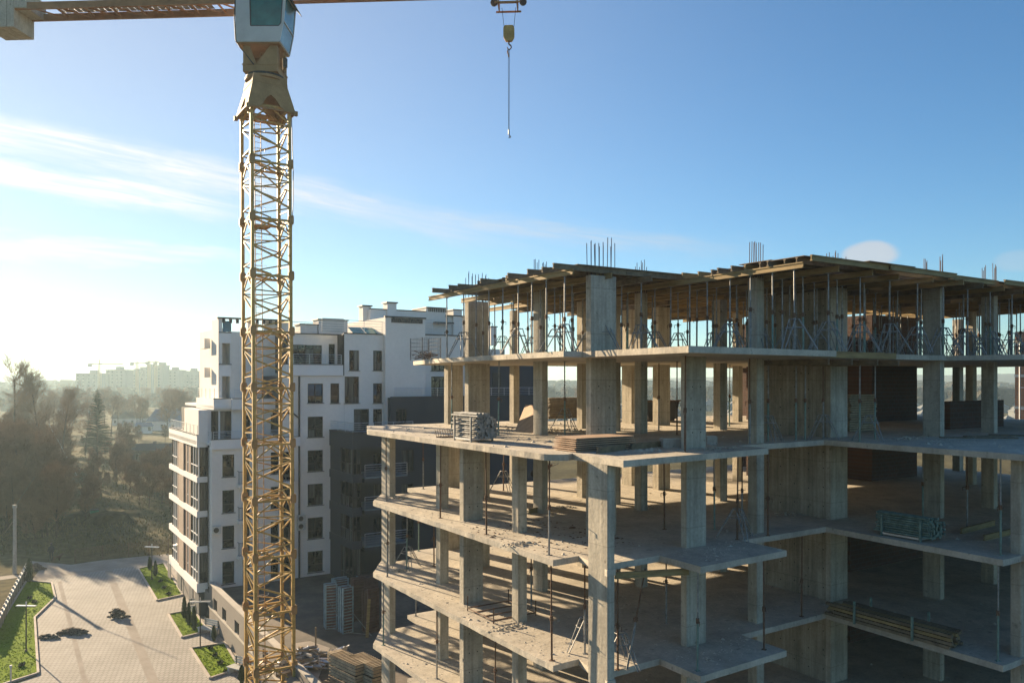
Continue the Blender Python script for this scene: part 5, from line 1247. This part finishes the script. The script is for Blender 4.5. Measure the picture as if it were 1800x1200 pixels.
panel_stack(622,1092,.75,6,2.8,'dark formwork panels standing behind the braced middle stack',M_PR,R(-5),props=False)
panel_stack(648,1113,.75,6,2.8,'red brown formwork panels, rightmost upright stack with a board',M_PR,R(8),props=False)
panel_stack(590,1083,.9,5,2.5,'farthest steel formwork panels in the shade on the podium',M_PB,R(0),props=False)
u, v = PZ(645,1120); c = frame('leaning_board','single pale board leaning against the red brown formwork panels','board',u,v,ZP)
MB().bar((0,0,.0),(.25,.25,2.3),.2,.04).build('board', M_TIMBER, c)
u, v = PZ(636,1052); c = frame('site_container','small blue edged machine standing far back on the podium','machine',u,v,ZP)
MB().box(0,1.3,0,.9,.25,1.5).build('body', M_PR, c); MB().box(-.08,.0,-.02,.92,.2,1.5).build('end_plate', mat('bright_blue_paint',(.05,.20,.30),.5), c)
for a in (.15,1.1): MB().box(a,a+.1,0,.9,0,.25).build('foot', M_CAP, c)
def crate_stack(px, py, w_, d_, lv, lab, rz, z_, M_TIMBERD=None, ch=.53):
    M_TIMBERD = M_CRATE
    u, v = uvat(px, py, z_); c = frame('crate_stack', lab, 'crate stack', u, v, z_, 'stacked slatted timber crates', rz=rz)
    for k in range(lv):
        z = k*ch
        t = bpy.data.objects.new('crate', None); C.objects.link(t); t.parent = c; t.location = (rnd.uniform(-.04,.04), rnd.uniform(-.04,.04), z)
        for j in range(3):
            zz = .03+j*.165
            MB().box(0,w_,-.03,0,zz,zz+.13).box(0,w_,d_,d_+.03,zz,zz+.13).build('side_board', M_TIMBERD, t); MB().box(-.03,0,-.03,d_+.03,zz+.003,zz+.127).box(w_,w_+.03,-.03,d_+.03,zz+.003,zz+.127).build('end_board', M_TIMBERD, t)
        nsl = 13 if k == lv-1 else 0
        for j in range(nsl): y = j*(d_-.05)/12; MB().box(-.03,w_+.03,y,y+.06,.50,.54).build('slat', M_TIMBERD, t)
        MB().box(.05,w_-.05,.05,d_-.05,.02,.3).build('filling', M_CAP, t)
crate_stack(624,1224,.85,2.4,3,'tallest stack of slatted crates in the sun beside the building',R(12),ZP)
crate_stack(655,1228,.85,2.3,3,'stack of slatted crates next to the corner of the unfinished building',R(10),ZP)
crate_stack(590,1240,.8,2.0,1,'low slatted crate at the bottom edge, left of the tall crates',R(14),ZP)
crate_stack(596,1190,.75,1.2,2,'small crate stack with bright torn wrapping beside the scrap heap',R(8),ZP)
u, v = PZ(590,1172); c = frame('torn_wrapping','bright crumpled plastic wrapping lying over a crate','wrapping',u,v-.2,ZP+.2)
m = MB(); r = random.Random(3); gx = [[(i*.16+r.uniform(-.05,.05), j*.2+r.uniform(-.05,.05), .9-.12*j*.8+r.uniform(-.13,.13)) for i in range(6)] for j in range(6)]
m.add([p for row in gx for p in row], [(j*6+i, j*6+i+1, (j+1)*6+i+1, (j+1)*6+i) for j in range(5) for i in range(5)]); m.build('film', mat('white_film',(.7,.68,.66),.25,var=.1), c)
# scrap heap of props and pipes
u, v = PZ(537,1168); c = frame('scrap_heap','tangled heap of old steel props and pipes on the podium edge','scrap heap',u,v,ZP)
r = random.Random(12); sm_ = [MB(), MB(), MB()]
for i in range(170):
    a, b = r.gauss(0,.75), r.gauss(0,.65); h = max(.05,(.85-.45*(a*a+b*b)))*r.uniform(.2,1); t = r.gauss(-.5,.5); l = r.uniform(.4,1.3)
    d = Vector((math.cos(t)*l, math.sin(t)*l, r.uniform(-.18,.18))); p = Vector((a,b,h+.1))
    q0, q1 = p-d*.6, p+d*.6; q0.z = max(q0.z,.04); q1.z = max(q1.z,.04)
    (sm_[i%3].bar if i % 4 == 0 else sm_[i%3].tube)(q0, q1, .05 if i % 4 else .12)
for m, mm, nm in zip(sm_, (M_RAIL, M_STEEL, M_CRATE), ('steel_scrap','rusty_scrap','timber_scrap')): m.build(nm, mm, c, kind='stuff')
for i,(px,py,h) in enumerate(((555,1143,1.4),)):
    u, v = PZ(px,py); c = frame('upright_stake','thin upright stake on the sunlit podium behind the scrap heap','stake',u,v,ZP); MB().tube((0,0,0),(0,0,h),.05,n=6).build('stake', M_TIMBERD, c)
flat('podium_sand_patch', [at(*p, ZP+.01)[:2] for p in ((515,1130),(545,1126),(580,1138),(560,1190),(600,1240),(500,1260),(505,1170))], ZP+.012, M_PATHC)

# ------------------------------------------------------------------ trees
def grow(m, tw, p, d, l, r_, depth, rr, spread=.5, up=.18, tmin=.012):
    n = 3; q = p
    for i in range(n):
        d = (d+Vector((rr.uniform(-1,1),rr.uniform(-1,1),rr.uniform(-.3,1)*up))*.16).normalized(); q2 = q+d*l/n; r2 = r_*(1-.22*(i+1)/n*1.2)
        (m if depth > 3 else tw).tube(q, q2, max(r_*(1-.2*i/n),tmin), max(r2,tmin), n=(6 if depth > 4 else 3), cap=False)
        if depth > 0 and (i > 0 or depth < 5):
            for _ in range(2 if depth > 2 else 2):
                a = d.cross(Vector((rr.uniform(-1,1),rr.uniform(-1,1),rr.uniform(-1,1)))).normalized()
                nd = (d*(1-spread*.6)+a*spread*rr.uniform(.7,1.3)+Vector((0,0,up))).normalized()
                grow(m, tw, q2, nd, l*rr.uniform(.55,.74), r2*.55, depth-1, rr, spread, up, tmin)
        q = q2; r_ = r2
def bare_tree(seed, h, depth=4, spread=.55, up=.2, trunk_f=.32, tmin=.016):
    rr = random.Random(seed); m = MB(); tw = MB(); p = Vector((0,0,0)); d = Vector((rr.uniform(-.1,.1),rr.uniform(-.1,.1),1)).normalized(); r_ = h*.016
    n = 7
    for i in range(n):
        q = p+d*h*.13; m.tube(p, q, r_, r_*.86, n=7, cap=False); r_ *= .86; d = (d+Vector((rr.uniform(-1,1),rr.uniform(-1,1),.5))*.07).normalized()
        if i >= n*trunk_f:
            for _ in range(3 if i < n-1 else 4):
                a = rr.uniform(0,6.28); nd = Vector((math.cos(a)*spread*1.5, math.sin(a)*spread*1.5, .5+up*3)).normalized()
                grow(m, tw, q, nd, h*rr.uniform(.16,.24)*(1.15-.5*i/n), r_*.6, depth-1, rr, spread, up, tmin)
        p = q
    return m, tw
protos = []
for i, (h, dp, sp, up, tf) in enumerate(((16,5,.55,.16,.35),(13,5,.6,.12,.25),(7,4,.6,.22,.05),(5,4,.7,.2,.0),(18,5,.42,.2,.5))):
    m, tw = bare_tree(300+i, h, dp-(1 if i in (0,1,4) else 0), sp, up, tf, .011 if i in (0,1,4) else .014)
    t = thing('bare_tree', '', 'tree'); m.build('trunk', M_BARK, t); tw.build('crown', M_TWIG, t); protos.append((reg(t), h))
tused = set()
def tree(kind, px, py, h, label, group='bare trees and bushes on the rough ground', rz=None, lean=(0,0), name=None):
    p, h0 = protos[kind]; x, y = G(px, py); s = h/h0; rz = rnd.uniform(0,6.28) if rz is None else rz
    if kind not in tused:
        tused.add(kind); p.location = (x,y,ZG); p.rotation_euler = (lean[0],lean[1],rz); p.scale = (s,)*3; p['label'] = label; p['group'] = group; o = p
    else: o = dup(p, (x,y,ZG), rz, label, group, scale=s, tilt=lean)
    return o
tree(4, 12, 838, 20.0, 'tall thin leaning bare tree standing out against the sky at far left', lean=(R(-3),R(9)))
tree(0, 72, 838, 17.5, 'broad bare tree in front of the white haze, right of the leaning tree')
tree(0, 108, 832, 15.0, 'second broad bare tree, left of the spruce')
tree(1, -20, 880, 15.0, 'bare tree cut by the left edge of the picture')
tree(1, 38, 900, 12.0, 'bare tree above the utility pole'); tree(1, 90, 885, 10.5, 'low bare tree above the walking person')
tree(1, 150, 800, 12.0, 'bare tree just left of the spruce, half hidden')
BL = ['brown bare bush in the thicket at left, one of many alike', 'brown bare bush on the rough field between spruce and apartment block', 'hazy bare tree far behind the spruce']
r = random.Random(31)
def rows(pts, rows_, what, group):
    pts.sort(key=lambda p: -p[1]); n = max(1, -(-len(pts)//rows_))
    for j in range(rows_):
        rw_ = sorted(pts[j*n:(j+1)*n])
        for i, (px, py, h, kd) in enumerate(rw_):
            tree(kd, px, py, h, f'{what}, {ORD[i]} from left in {["the nearest", "the second nearest", "the third nearest", "the farthest"][j if j < rows_-1 else 3]} row', group)
Q_ = []
for i in range(64):
    py = r.uniform(790, 952); px = r.uniform(-70, 118-(py-790)*.1)
    Q_.append((px, py, r.uniform(5,9.5)*(.8 if py > 915 else 1.15), r.choice((1,2,2,3))))
rows(Q_, 4, 'bare brown bush in the left thicket', 'bare thicket at far left'); Q_ = []
for i in range(52):
    py = r.uniform(772, 862); px = r.uniform(142, 312)
    if 222 < px < 306 and 782 < py < 838: px -= 70
    Q_.append((px, py, r.uniform(3.5,6.5)*(.5 if 138 < px < 210 else 1), r.choice((2,2,3,1))))
for (px, py, h) in ((262,893,5.5),(246,880,4.5),(285,885,5),(228,868,5),(160,872,5.5),(165,900,4.5),(150,915,4),(205,850,6),(275,865,6),(300,905,4.5)):
    Q_.append((px, py, h, r.choice((2,3))))
rows(Q_, 4, 'bare brown bush behind the field', 'bare bushes behind the field'); Q_ = []
for i in range(70):
    py = r.uniform(703, 772); px = r.uniform(-40, 372); Q_.append((px, py, r.uniform(9,14), r.choice((0,1,1))))
rows(Q_, 4, 'hazy far bare tree at left', 'bare trees far off in the haze'); Q_ = []
for i in range(30): Q_.append((r.uniform(950, 1760), r.uniform(690, 722), r.uniform(8,12), r.choice((0,1))))
rows(Q_, 2, 'hazy far tree seen through the open floors', 'trees seen through the open floors')
for i, (p, h0) in enumerate(protos):
    if i not in tused: p.location = (0,0,-400)
# spruce
def spruce(px, py, h, label, w_=.27, seed=4):
    x, y = G(px, py); t = thing('spruce', label, 'spruce', (x,y,ZG)); rr = random.Random(seed); m = MB(); nd = MB()
    m.tube((0,0,0),(0,0,h),h*.016,.02,n=7)
    z = h*.08
    while z < h*.985:
        f = 1-z/h; ln = h*w_*(f**.8)*rr.uniform(.8,1.12)+.1
        for k in range(6):
            a = rr.uniform(0,6.28); d = Vector((math.cos(a), math.sin(a), .12+.35*(1-f))); p = Vector((0,0,z)); sg = max(3,int(ln/.32)); n2 = Vector((-math.sin(a), math.cos(a), 0))
            for s in range(sg):
                d2 = Vector((d.x, d.y, d.z-.42*(s/sg))); q = p+d2*ln/sg
                wd_ = (.30*(1-.6*s/sg))*min(1,ln); c_ = (p+q)/2
                for sgn in (-1,1):
                    tip = q+n2*sgn*wd_*rr.uniform(.8,1.5)+Vector((0,0,-wd_*rr.uniform(.4,1.1)))
                    nd.add([p, q, tip], [(0,1,2)])
                    nd.add([p, q+Vector((0,0,-.05)), c_+Vector((0,0,-wd_*1.1))+n2*sgn*.08], [(0,1,2)])
                p = q
        z += .23+.10*rr.random()
    m.build('trunk', M_BARK, t); nd.build('crown', M_NEEDLE, t)
spruce(171, 806, 16.6, 'tall dark spruce standing alone in the haze left of the houses')
spruce(1682, 702, 12, 'distant spruce seen through the open floor at right', .24, 8); spruce(974, 706, 14, 'distant spruce seen between the left columns of the open floor', .22, 9)
for i,(px,py) in enumerate(((336,715),(128,746))): spruce(px, py, 9, ('small far spruce beside the long hazy houses','small far evergreen beside the white wall in the haze')[i], .25, 20+i)
# dry grass tufts over the rough field
m = MB(); r = random.Random(8)
for i in range(15000):
    d = 74+(r.random()**1.6)*120; t = r.uniform(-.66,-.40); x, y = t*d, d
    px, py = 900+t*F, YH-F*ZG/d
    if py > 975+(r.random()-.5)*6 or (px < 66 and py > 1000): continue
    h = r.uniform(.12,.5); a = r.uniform(0,6.28); s = r.uniform(.03,.10)
    m.add([(x-math.cos(a)*s,y-math.sin(a)*s,ZG),(x+math.cos(a)*s,y+math.sin(a)*s,ZG),(x+r.uniform(-.2,.2),y+r.uniform(-.2,.2),ZG+h)],[(0,1,2)])
m.build('dry_grass', mat('dry_grass_blades',(.17,.135,.06),1,spec=.03,var=.5,scale=.15,col2=(.07,.075,.03)), kind='stuff')
m = MB(); r = random.Random(18)
for (px, py, rx, ry, h) in ((190,917,3.4,2.2,1.6),(222,905,3,2,.8),(60,936,2.4,1.2,.6),(45,955,2.5,1.2,.5),(150,905,1.2,6,.9)):
    x, y = G(px,py); m.blob((x,y,ZG-.1),(rx,ry,h),n=14,jag=.16,rr=r)
m.build('earth_mounds', M_FIELD, kind='structure')
x, y = G(166,916); t = thing('green_box','small green metal box at the edge of the field','box',(x,y,ZG),TH); MB().box(-.5,.5,-.3,.3,.2,1.5).build('body', mat('green_paint',(.02,.16,.09),.5), t)
MB().box(-.5,.5,-.3,.3,1.503,1.6).build('lid', M_CAP, t)
for a in (-.4,.3): MB().box(a,a+.1,-.25,.25,0,.2).build('foot', M_CAP, t)

# ------------------------------------------------------------------ houses, shed, far blocks, far cranes
def house(px, py, L_, Wd, hw, hr, label, wall, roof, rz=0, nm='house', hip=.0):
    x, y = G(px, py); t = thing(nm, label, 'shed' if nm == 'shed' else 'house', (x,y,ZG), rz)
    MB().box(0,L_,0,Wd,0,hw).build('wall', wall, t)
    m = MB().add([(-.4,-.4,hw),(L_+.4,-.4,hw),(L_+.4,Wd+.4,hw),(-.4,Wd+.4,hw),(hip,Wd/2,hw+hr),(L_-hip,Wd/2,hw+hr)],[(0,1,5,4),(2,3,4,5),(0,4,3),(1,2,5),(0,3,2,1)])
    ro = m.build('roof', roof, t); MB().box(L_*.4,L_*.4+.6,Wd*.55,Wd*.55+.6,hw+hr*.4,hw+hr+.5).build('chimney', M_TAUPE, ro)
    for k in range(max(2,int(L_/3.5))):
        a = 1+k*(L_-2)/max(1,int(L_/3.5)); w_ = MB().box(a,a+.9,-.06,-.003,1.0,2.2).build('window', M_FRAME, t); MB().box(a+.08,a+.82,-.075,-.063,1.08,2.12).build('pane', M_GLASS, w_)
    MB().box(L_+.003,L_+.06,Wd*.4,Wd*.4+1,0,2.0).build('door', M_TIMBERD, t)
house(258,757,13,9,3.4,4.4,'white house with a blue grey hipped roof, left of the apartment block',M_WHITE,M_ROOFB,R(18),hip=2.4)
house(238,762,5,5,2.4,1.4,'small white annex left of the house with the blue roof',M_WHITE,M_ROOFB,R(18))
house(196,748,12,7,3.0,2.6,'low house with long dark roof between the spruce and the blue roof house',M_WHITE,M_ROOFD,R(5))
house(318,742,14,8,4.0,3.0,'grey hazy house right of the blue roof house, beside the apartment block',M_TAUPE,M_ROOFD,R(10))
house(231,815,9.0,5,3.0,1.3,'dark timber shed on the field nearest the apartment block',M_TIMBERD,M_ROOFD,R(4),nm='shed')
house(305,718,12,8,4.0,3.0,'far hazy house with pale wall below the distant blocks',M_WHITE,M_ROOFD,R(-6))
x, y = G(219,830); t = thing('garden_table','pale flat lean-to roof on posts at the corner of the dark shed','lean-to',(x,y,ZG)); MB().box(0,2,0,1.6,1.5,1.58).build('roof_sheet', M_CABW, t)
for a in (.1,1.8):
    for b in (.1,1.4): MB().box(a,a+.1,b,b+.1,0,1.5).build('post', M_TIMBERD, t)
# pale wall and chimneys beyond the trees
x, y = G(100,727); t = thing('long_white_wall','long pale wall beyond the trees left of the spruce','wall',(x,y,ZG)); MB().box(0,24,0,.5,0,3.2).build('wall', M_WHITE, t); MB().box(-.2,24.2,-.2,.7,3.2,3.5).build('coping', M_TAUPE, t)
def block(px0, px1, ytop, d, label, steps=()):
    x0, x1 = (px0-900)/F*d, (px1-900)/F*d; t = thing('far_apartment_block', label, 'apartment block', (x0,d,ZG)); zt_ = (YH-ytop)/F*d-ZG; w_ = x1-x0
    MB().box(0,w_,0,14,0,zt_).build('wall', M_HAZEBLD, t); MB().box(-.5,w_+.5,-.5,14.5,zt_,zt_+.8).build('parapet', M_TAUPE, t)
    MB().box(w_*.4,w_*.4+5,3,9,zt_+.8,zt_+3.5).build('lift_house', M_HAZEBLD, t)
    wm = MB().box(0,1.6,-.15,0,0,1.5).mesh('window', M_GLASS); nx_ = max(2,int(w_/4.5)); nz = int(zt_/3)
    m = MB()
    for i in range(nx_):
        for j in range(nz): m.box(1.2+i*(w_-2.4)/nx_, 2.6+i*(w_-2.4)/nx_, -.15, -.01, 1+j*3, 2.4+j*3)
    m.build('window_rows', M_GLASS, t, kind='stuff')
for i, (a, b, yt, d) in enumerate(((133,186,657,700),(186,222,651,705),(223,246,654,760),(246,269,646,740),(269,287,643,745),(288,316,651,760),(319,352,653,770),(352,380,660,800))):
    block(a,b,yt,d,f'distant apartment block in the haze, {ORD[i]} from the left on the skyline')
def far_crane(px, ybase, ytop, d, lab, j0, j1):
    x = (px-900)/F*d; z0 = ZG; zt_ = (YH-ytop)/F*d; zj = (YH-(ytop+ (ybase-ytop)*.32))/F*d
    t = thing('far_tower_crane', lab, 'tower crane', (x,d,0), 0, 'distant tower cranes on the skyline')
    m = MB()
    for (a,b) in ((-.9,-.9),(.9,-.9),(.9,.9),(-.9,.9)): m.bar((a,b,z0),(a,b,zj),.35)
    z = -6
    while z < zj: m.bar((-.9,-.9,z),(.9,-.9,z+2),.2); m.bar((.9,-.9,z),(-.9,-.9,z+2),.2); z += 2
    m.build('mast', M_CRANE, t, kind='stuff')
    MB().bar((j0/F*d,0,zj),(j1/F*d,0,zj),.9,.8).build('jib', M_CRANE, t); MB().bar((0,0,zj),(0,0,zt_),.7).build('apex', M_CRANE, t)
    MB().bar((0,0,zt_),(j1/F*d*.6,0,zj+.5),.2).build('tie', M_CRANE, t); MB().box(min(j0,j1)/F*d,min(j0,j1)/F*d+3,-1,1,zj-2.5,zj).build('counterweight', M_CW, t)
far_crane(175,655,632,680,'distant tower crane with two masts of jib left of the far blocks',-20,42)
far_crane(241,645,634,720,'small distant tower crane above the middle far block',-12,22)
far_crane(262,643,633,730,'thin distant tower crane above the right far block',-6,10)
far_crane(274,643,633,740,'rightmost thin distant tower crane on the skyline',-4,6)
# the far brick block with scaffold at the right edge
d = 78; x0 = (1784-900)/F*d; t = thing('brick_block', 'orange brick building with white scaffold tubes beyond the right edge of the open floors', 'building', (x0,d,ZG), R(-32.3))
MB().box(0,30,0,14,0,(YH-583)/F*d-ZG).build('wall', brickmat('orange_block_masonry',(.42,.20,.11),(.36,.17,.09),(.3,.26,.22),.4,.22,'XZ'), t)
for k in range(8): MB().box(-.05,30,-.12,-.003,k*3.1+.2,k*3.1+.45).build('floor_band', M_CABW, t)
for k in range(6): MB().tube((.4+k*2.2,-1.0,0),(.4+k*2.2,-1.0,22),.06,n=6).build('scaffold_pole', M_RAIL, t)
for k in range(10): MB().tube((.4,-1.0,1+k*2.1),(11.4,-1.0,1+k*2.1),.05,n=6).build('scaffold_rail', M_RAIL, t)
x1 = (1655-900)/F*62; t = thing('unfinished_annex', 'pale concrete floors of a farther unfinished wing seen through the right opening', 'building under construction', (x1,62,ZG))
for k in range(4): MB().box(0,13,0,10,k*3+.8,k*3+1.0).build('floor_slab', M_SLAB, t)
for k in range(4):
    for j in range(3):
        for i in range(5): MB().box(.2+i*3,.5+i*3,.2+j*4,.6+j*4,k*3-2+.01 if k else 0,k*3+.79).build('column', M_CON, t) if k else None
# wooded ridges all round the horizon
m = MB(); r = random.Random(77)
def ridge(d0, d1, n, ang0, ang1, hh):
    for i in range(n):
        a = r.uniform(ang0, ang1); d = r.uniform(d0, d1); x, y = math.sin(a)*d, math.cos(a)*d; h = hh*r.uniform(.6,1.2)
        m.blob((x,y,ZG+h*.35),(h*.75,h*.6,h*.72),n=6,jag=.45,rr=r)
ridge(560,900,900,R(-52),R(52),11); ridge(900,1500,900,R(-60),R(60),15)
m.build('far_woods', M_FARWOOD, kind='stuff')
h_ = MB(); 
for (a, d, rx, rz_) in ((-40,2600,900,62),(-22,2900,1000,45),(8,2800,900,40),(24,2600,900,58),(40,2700,1000,66)):
    x, y = math.sin(R(a))*d, math.cos(R(a))*d; h_.blob((x,y,ZG-20),(rx,rx*.6,rz_),n=16,jag=.1,rr=r)
h_.build('hills', M_FARWOOD, kind='structure', smooth=True)
m = MB(); r = random.Random(15)
for i in range(260):
    a = r.uniform(R(0), R(34)); d = r.uniform(260,800); x, y = math.sin(a)*d, math.cos(a)*d; s = r.uniform(4,7)
    m.box(x,x+s,y,y+s,ZG,ZG+3.5); m.add([(x-.4,y-.4,ZG+3.5),(x+s+.4,y-.4,ZG+3.5),(x+s+.4,y+s+.4,ZG+3.5),(x-.4,y+s+.4,ZG+3.5),(x+s/2,y+s/2,ZG+6)],[(0,1,4),(1,2,4),(2,3,4),(3,0,4)])
m.build('far_houses', M_HAZEBLD, kind='stuff')

# ------------------------------------------------------------------ a person walking a dog
def skinned(name, verts, edges, radii, m_, par, lv=2):
    me = bpy.data.meshes.new(name); me.from_pydata(verts, edges, []); o = link(name, me, par); me.materials.append(m_)
    sk = o.modifiers.new('skin','SKIN'); sk.use_smooth_shade = True; me.skin_vertices.new() if not me.skin_vertices else None
    for i, r_ in enumerate(radii): me.skin_vertices[0].data[i].radius = (r_, r_) if not isinstance(r_, tuple) else r_
    me.skin_vertices[0].data[0].use_root = True
    ss = o.modifiers.new('sub','SUBSURF'); ss.levels = lv; ss.render_levels = lv; return o
x, y = G(90,985); pe = thing('person','person in dark coat and trousers walking away along the path with a dog','person',(x,y,ZG+.008),R(35))
V_ = [(0,0,.95),(0,.0,1.2),(0,.02,1.42),(0,.03,1.52),(0,.04,1.66),(.09,0,.9),(.12,.10,.5),(.13,-.02,.08),(.13,.12,.04),(-.09,0,.9),(-.11,-.06,.5),(-.12,-.30,.12),(-.12,-.19,.03),(.19,.02,1.40),(.24,-.05,1.12),(.23,.10,.88),(.22,.16,.82),(-.19,.02,1.40),(-.25,.06,1.12),(-.27,.24,.96),(-.27,.3,.92)]
E_ = [(0,1),(1,2),(2,3),(3,4),(0,5),(5,6),(6,7),(7,8),(0,9),(9,10),(10,11),(11,12),(2,13),(13,14),(14,15),(15,16),(2,17),(17,18),(18,19),(19,20)]
R_ = [.16,.17,.16,.065,.10,.10,.075,.055,.05,.10,.075,.055,.05,.085,.06,.045,.04,.085,.06,.045,.04]
skinned('body', V_, E_, R_, M_CLOTH, pe)
MB().blob((0,.045,1.66),(.085,.1,.125),n=10,jag=.02).build('face', M_SKIN, pe, smooth=True)
MB().blob((0,.02,1.70),(.11,.115,.11),n=10,jag=.04).build('knit_cap', M_CAP, pe, smooth=True)
for s_ in (-1,1): MB().blob((.225*s_ if s_ > 0 else -.27,.2 if s_ > 0 else .34,.78 if s_ > 0 else .9),(.035,.04,.06),n=6,jag=.1).build('hand', M_SKIN, pe, smooth=True)
m = MB(); a, b = 10, []
for j, (z, rx, ry) in enumerate(((.78,.2,.17),(1.0,.19,.16),(1.2,.2,.15),(1.42,.2,.13),(1.5,.09,.09))):
    b += [(rx*math.cos(2*math.pi*i/a), ry*math.sin(2*math.pi*i/a)+.01, z) for i in range(a)]
m.add(b, [(j*a+i, j*a+(i+1)%a, (j+1)*a+(i+1)%a, (j+1)*a+i) for j in range(4) for i in range(a)]); m.build('coat', M_CLOTH, pe, smooth=True)
x, y = G(100,986.5); dg = thing('dog','brown dog walking beside the person on the path','dog',(x,y,ZG+.008),R(60))
V_ = [(0,0,.46),(.25,0,.47),(.42,0,.56),(.56,0,.66),(.72,0,.62),(-.25,0,.45),(-.36,0,.52),(-.48,0,.66),(.27,.09,.30),(.30,.1,.05),(.27,-.09,.30),(.22,-.1,.05),(-.27,.09,.34),(-.36,.1,.18),(-.30,.1,.04),(-.27,-.09,.34),(-.38,-.1,.18),(-.40,-.1,.04)]
E_ = [(0,1),(1,2),(2,3),(3,4),(0,5),(5,6),(6,7),(1,8),(8,9),(1,10),(10,11),(5,12),(12,13),(13,14),(5,15),(15,16),(16,17)]
R_ = [.13,.15,.09,.085,.045,.11,.04,.025,.05,.03,.05,.03,.07,.035,.028,.07,.035,.028]
skinned('body', V_, E_, R_, M_FUR, dg)
for s_ in (-.05,.05): MB().blob((.52,s_,.75),(.02,.02,.06),n=5,jag=.1).build('ear', M_FUR, dg)
# a few bright twigs of a leaning birch in the haze
x, y = G(135,835); t = thing('leaning_birch','thin pale birch trunk leaning in the thicket beside the spruce','birch',(x,y,ZG)); m = MB(); p = Vector((0,0,0))
for k in range(8):
    q = p+Vector((-.75+.15*math.sin(k*2.1),.1,1.25)); m.tube(p,q,.10-.009*k,.10-.009*(k+1),n=6,cap=False); p = q
m.build('trunk', M_CABW, t); tw = MB(); grow(tw, tw, p, Vector((-.5,0,1)).normalized(), 1.6, .04, 2, random.Random(5)); tw.build('crown', M_TWIG, t)

# ------------------------------------------------------------------ haze
hzb = MB().box(-1700,1700,-120,2000,ZG-2,32).build('haze', mat('tmp_haze',(1,1,1)), kind='stuff')
hm_ = bpy.data.materials.new('haze_air'); hm_.use_nodes = True; t = hm_.node_tree; t.nodes.clear()
o = t.nodes.new('ShaderNodeOutputMaterial'); pv = t.nodes.new('ShaderNodeVolumePrincipled'); t.links.new(pv.outputs[0], o.inputs['Volume'])
pv.inputs['Color'].default_value = (.64,.86,.97,1); pv.inputs['Density'].default_value = HAZE if 'HAZE' in globals() else .0003; pv.inputs['Anisotropy'].default_value = .40
hzb.data.materials.clear(); hzb.data.materials.append(hm_); MATS.pop('tmp_haze')
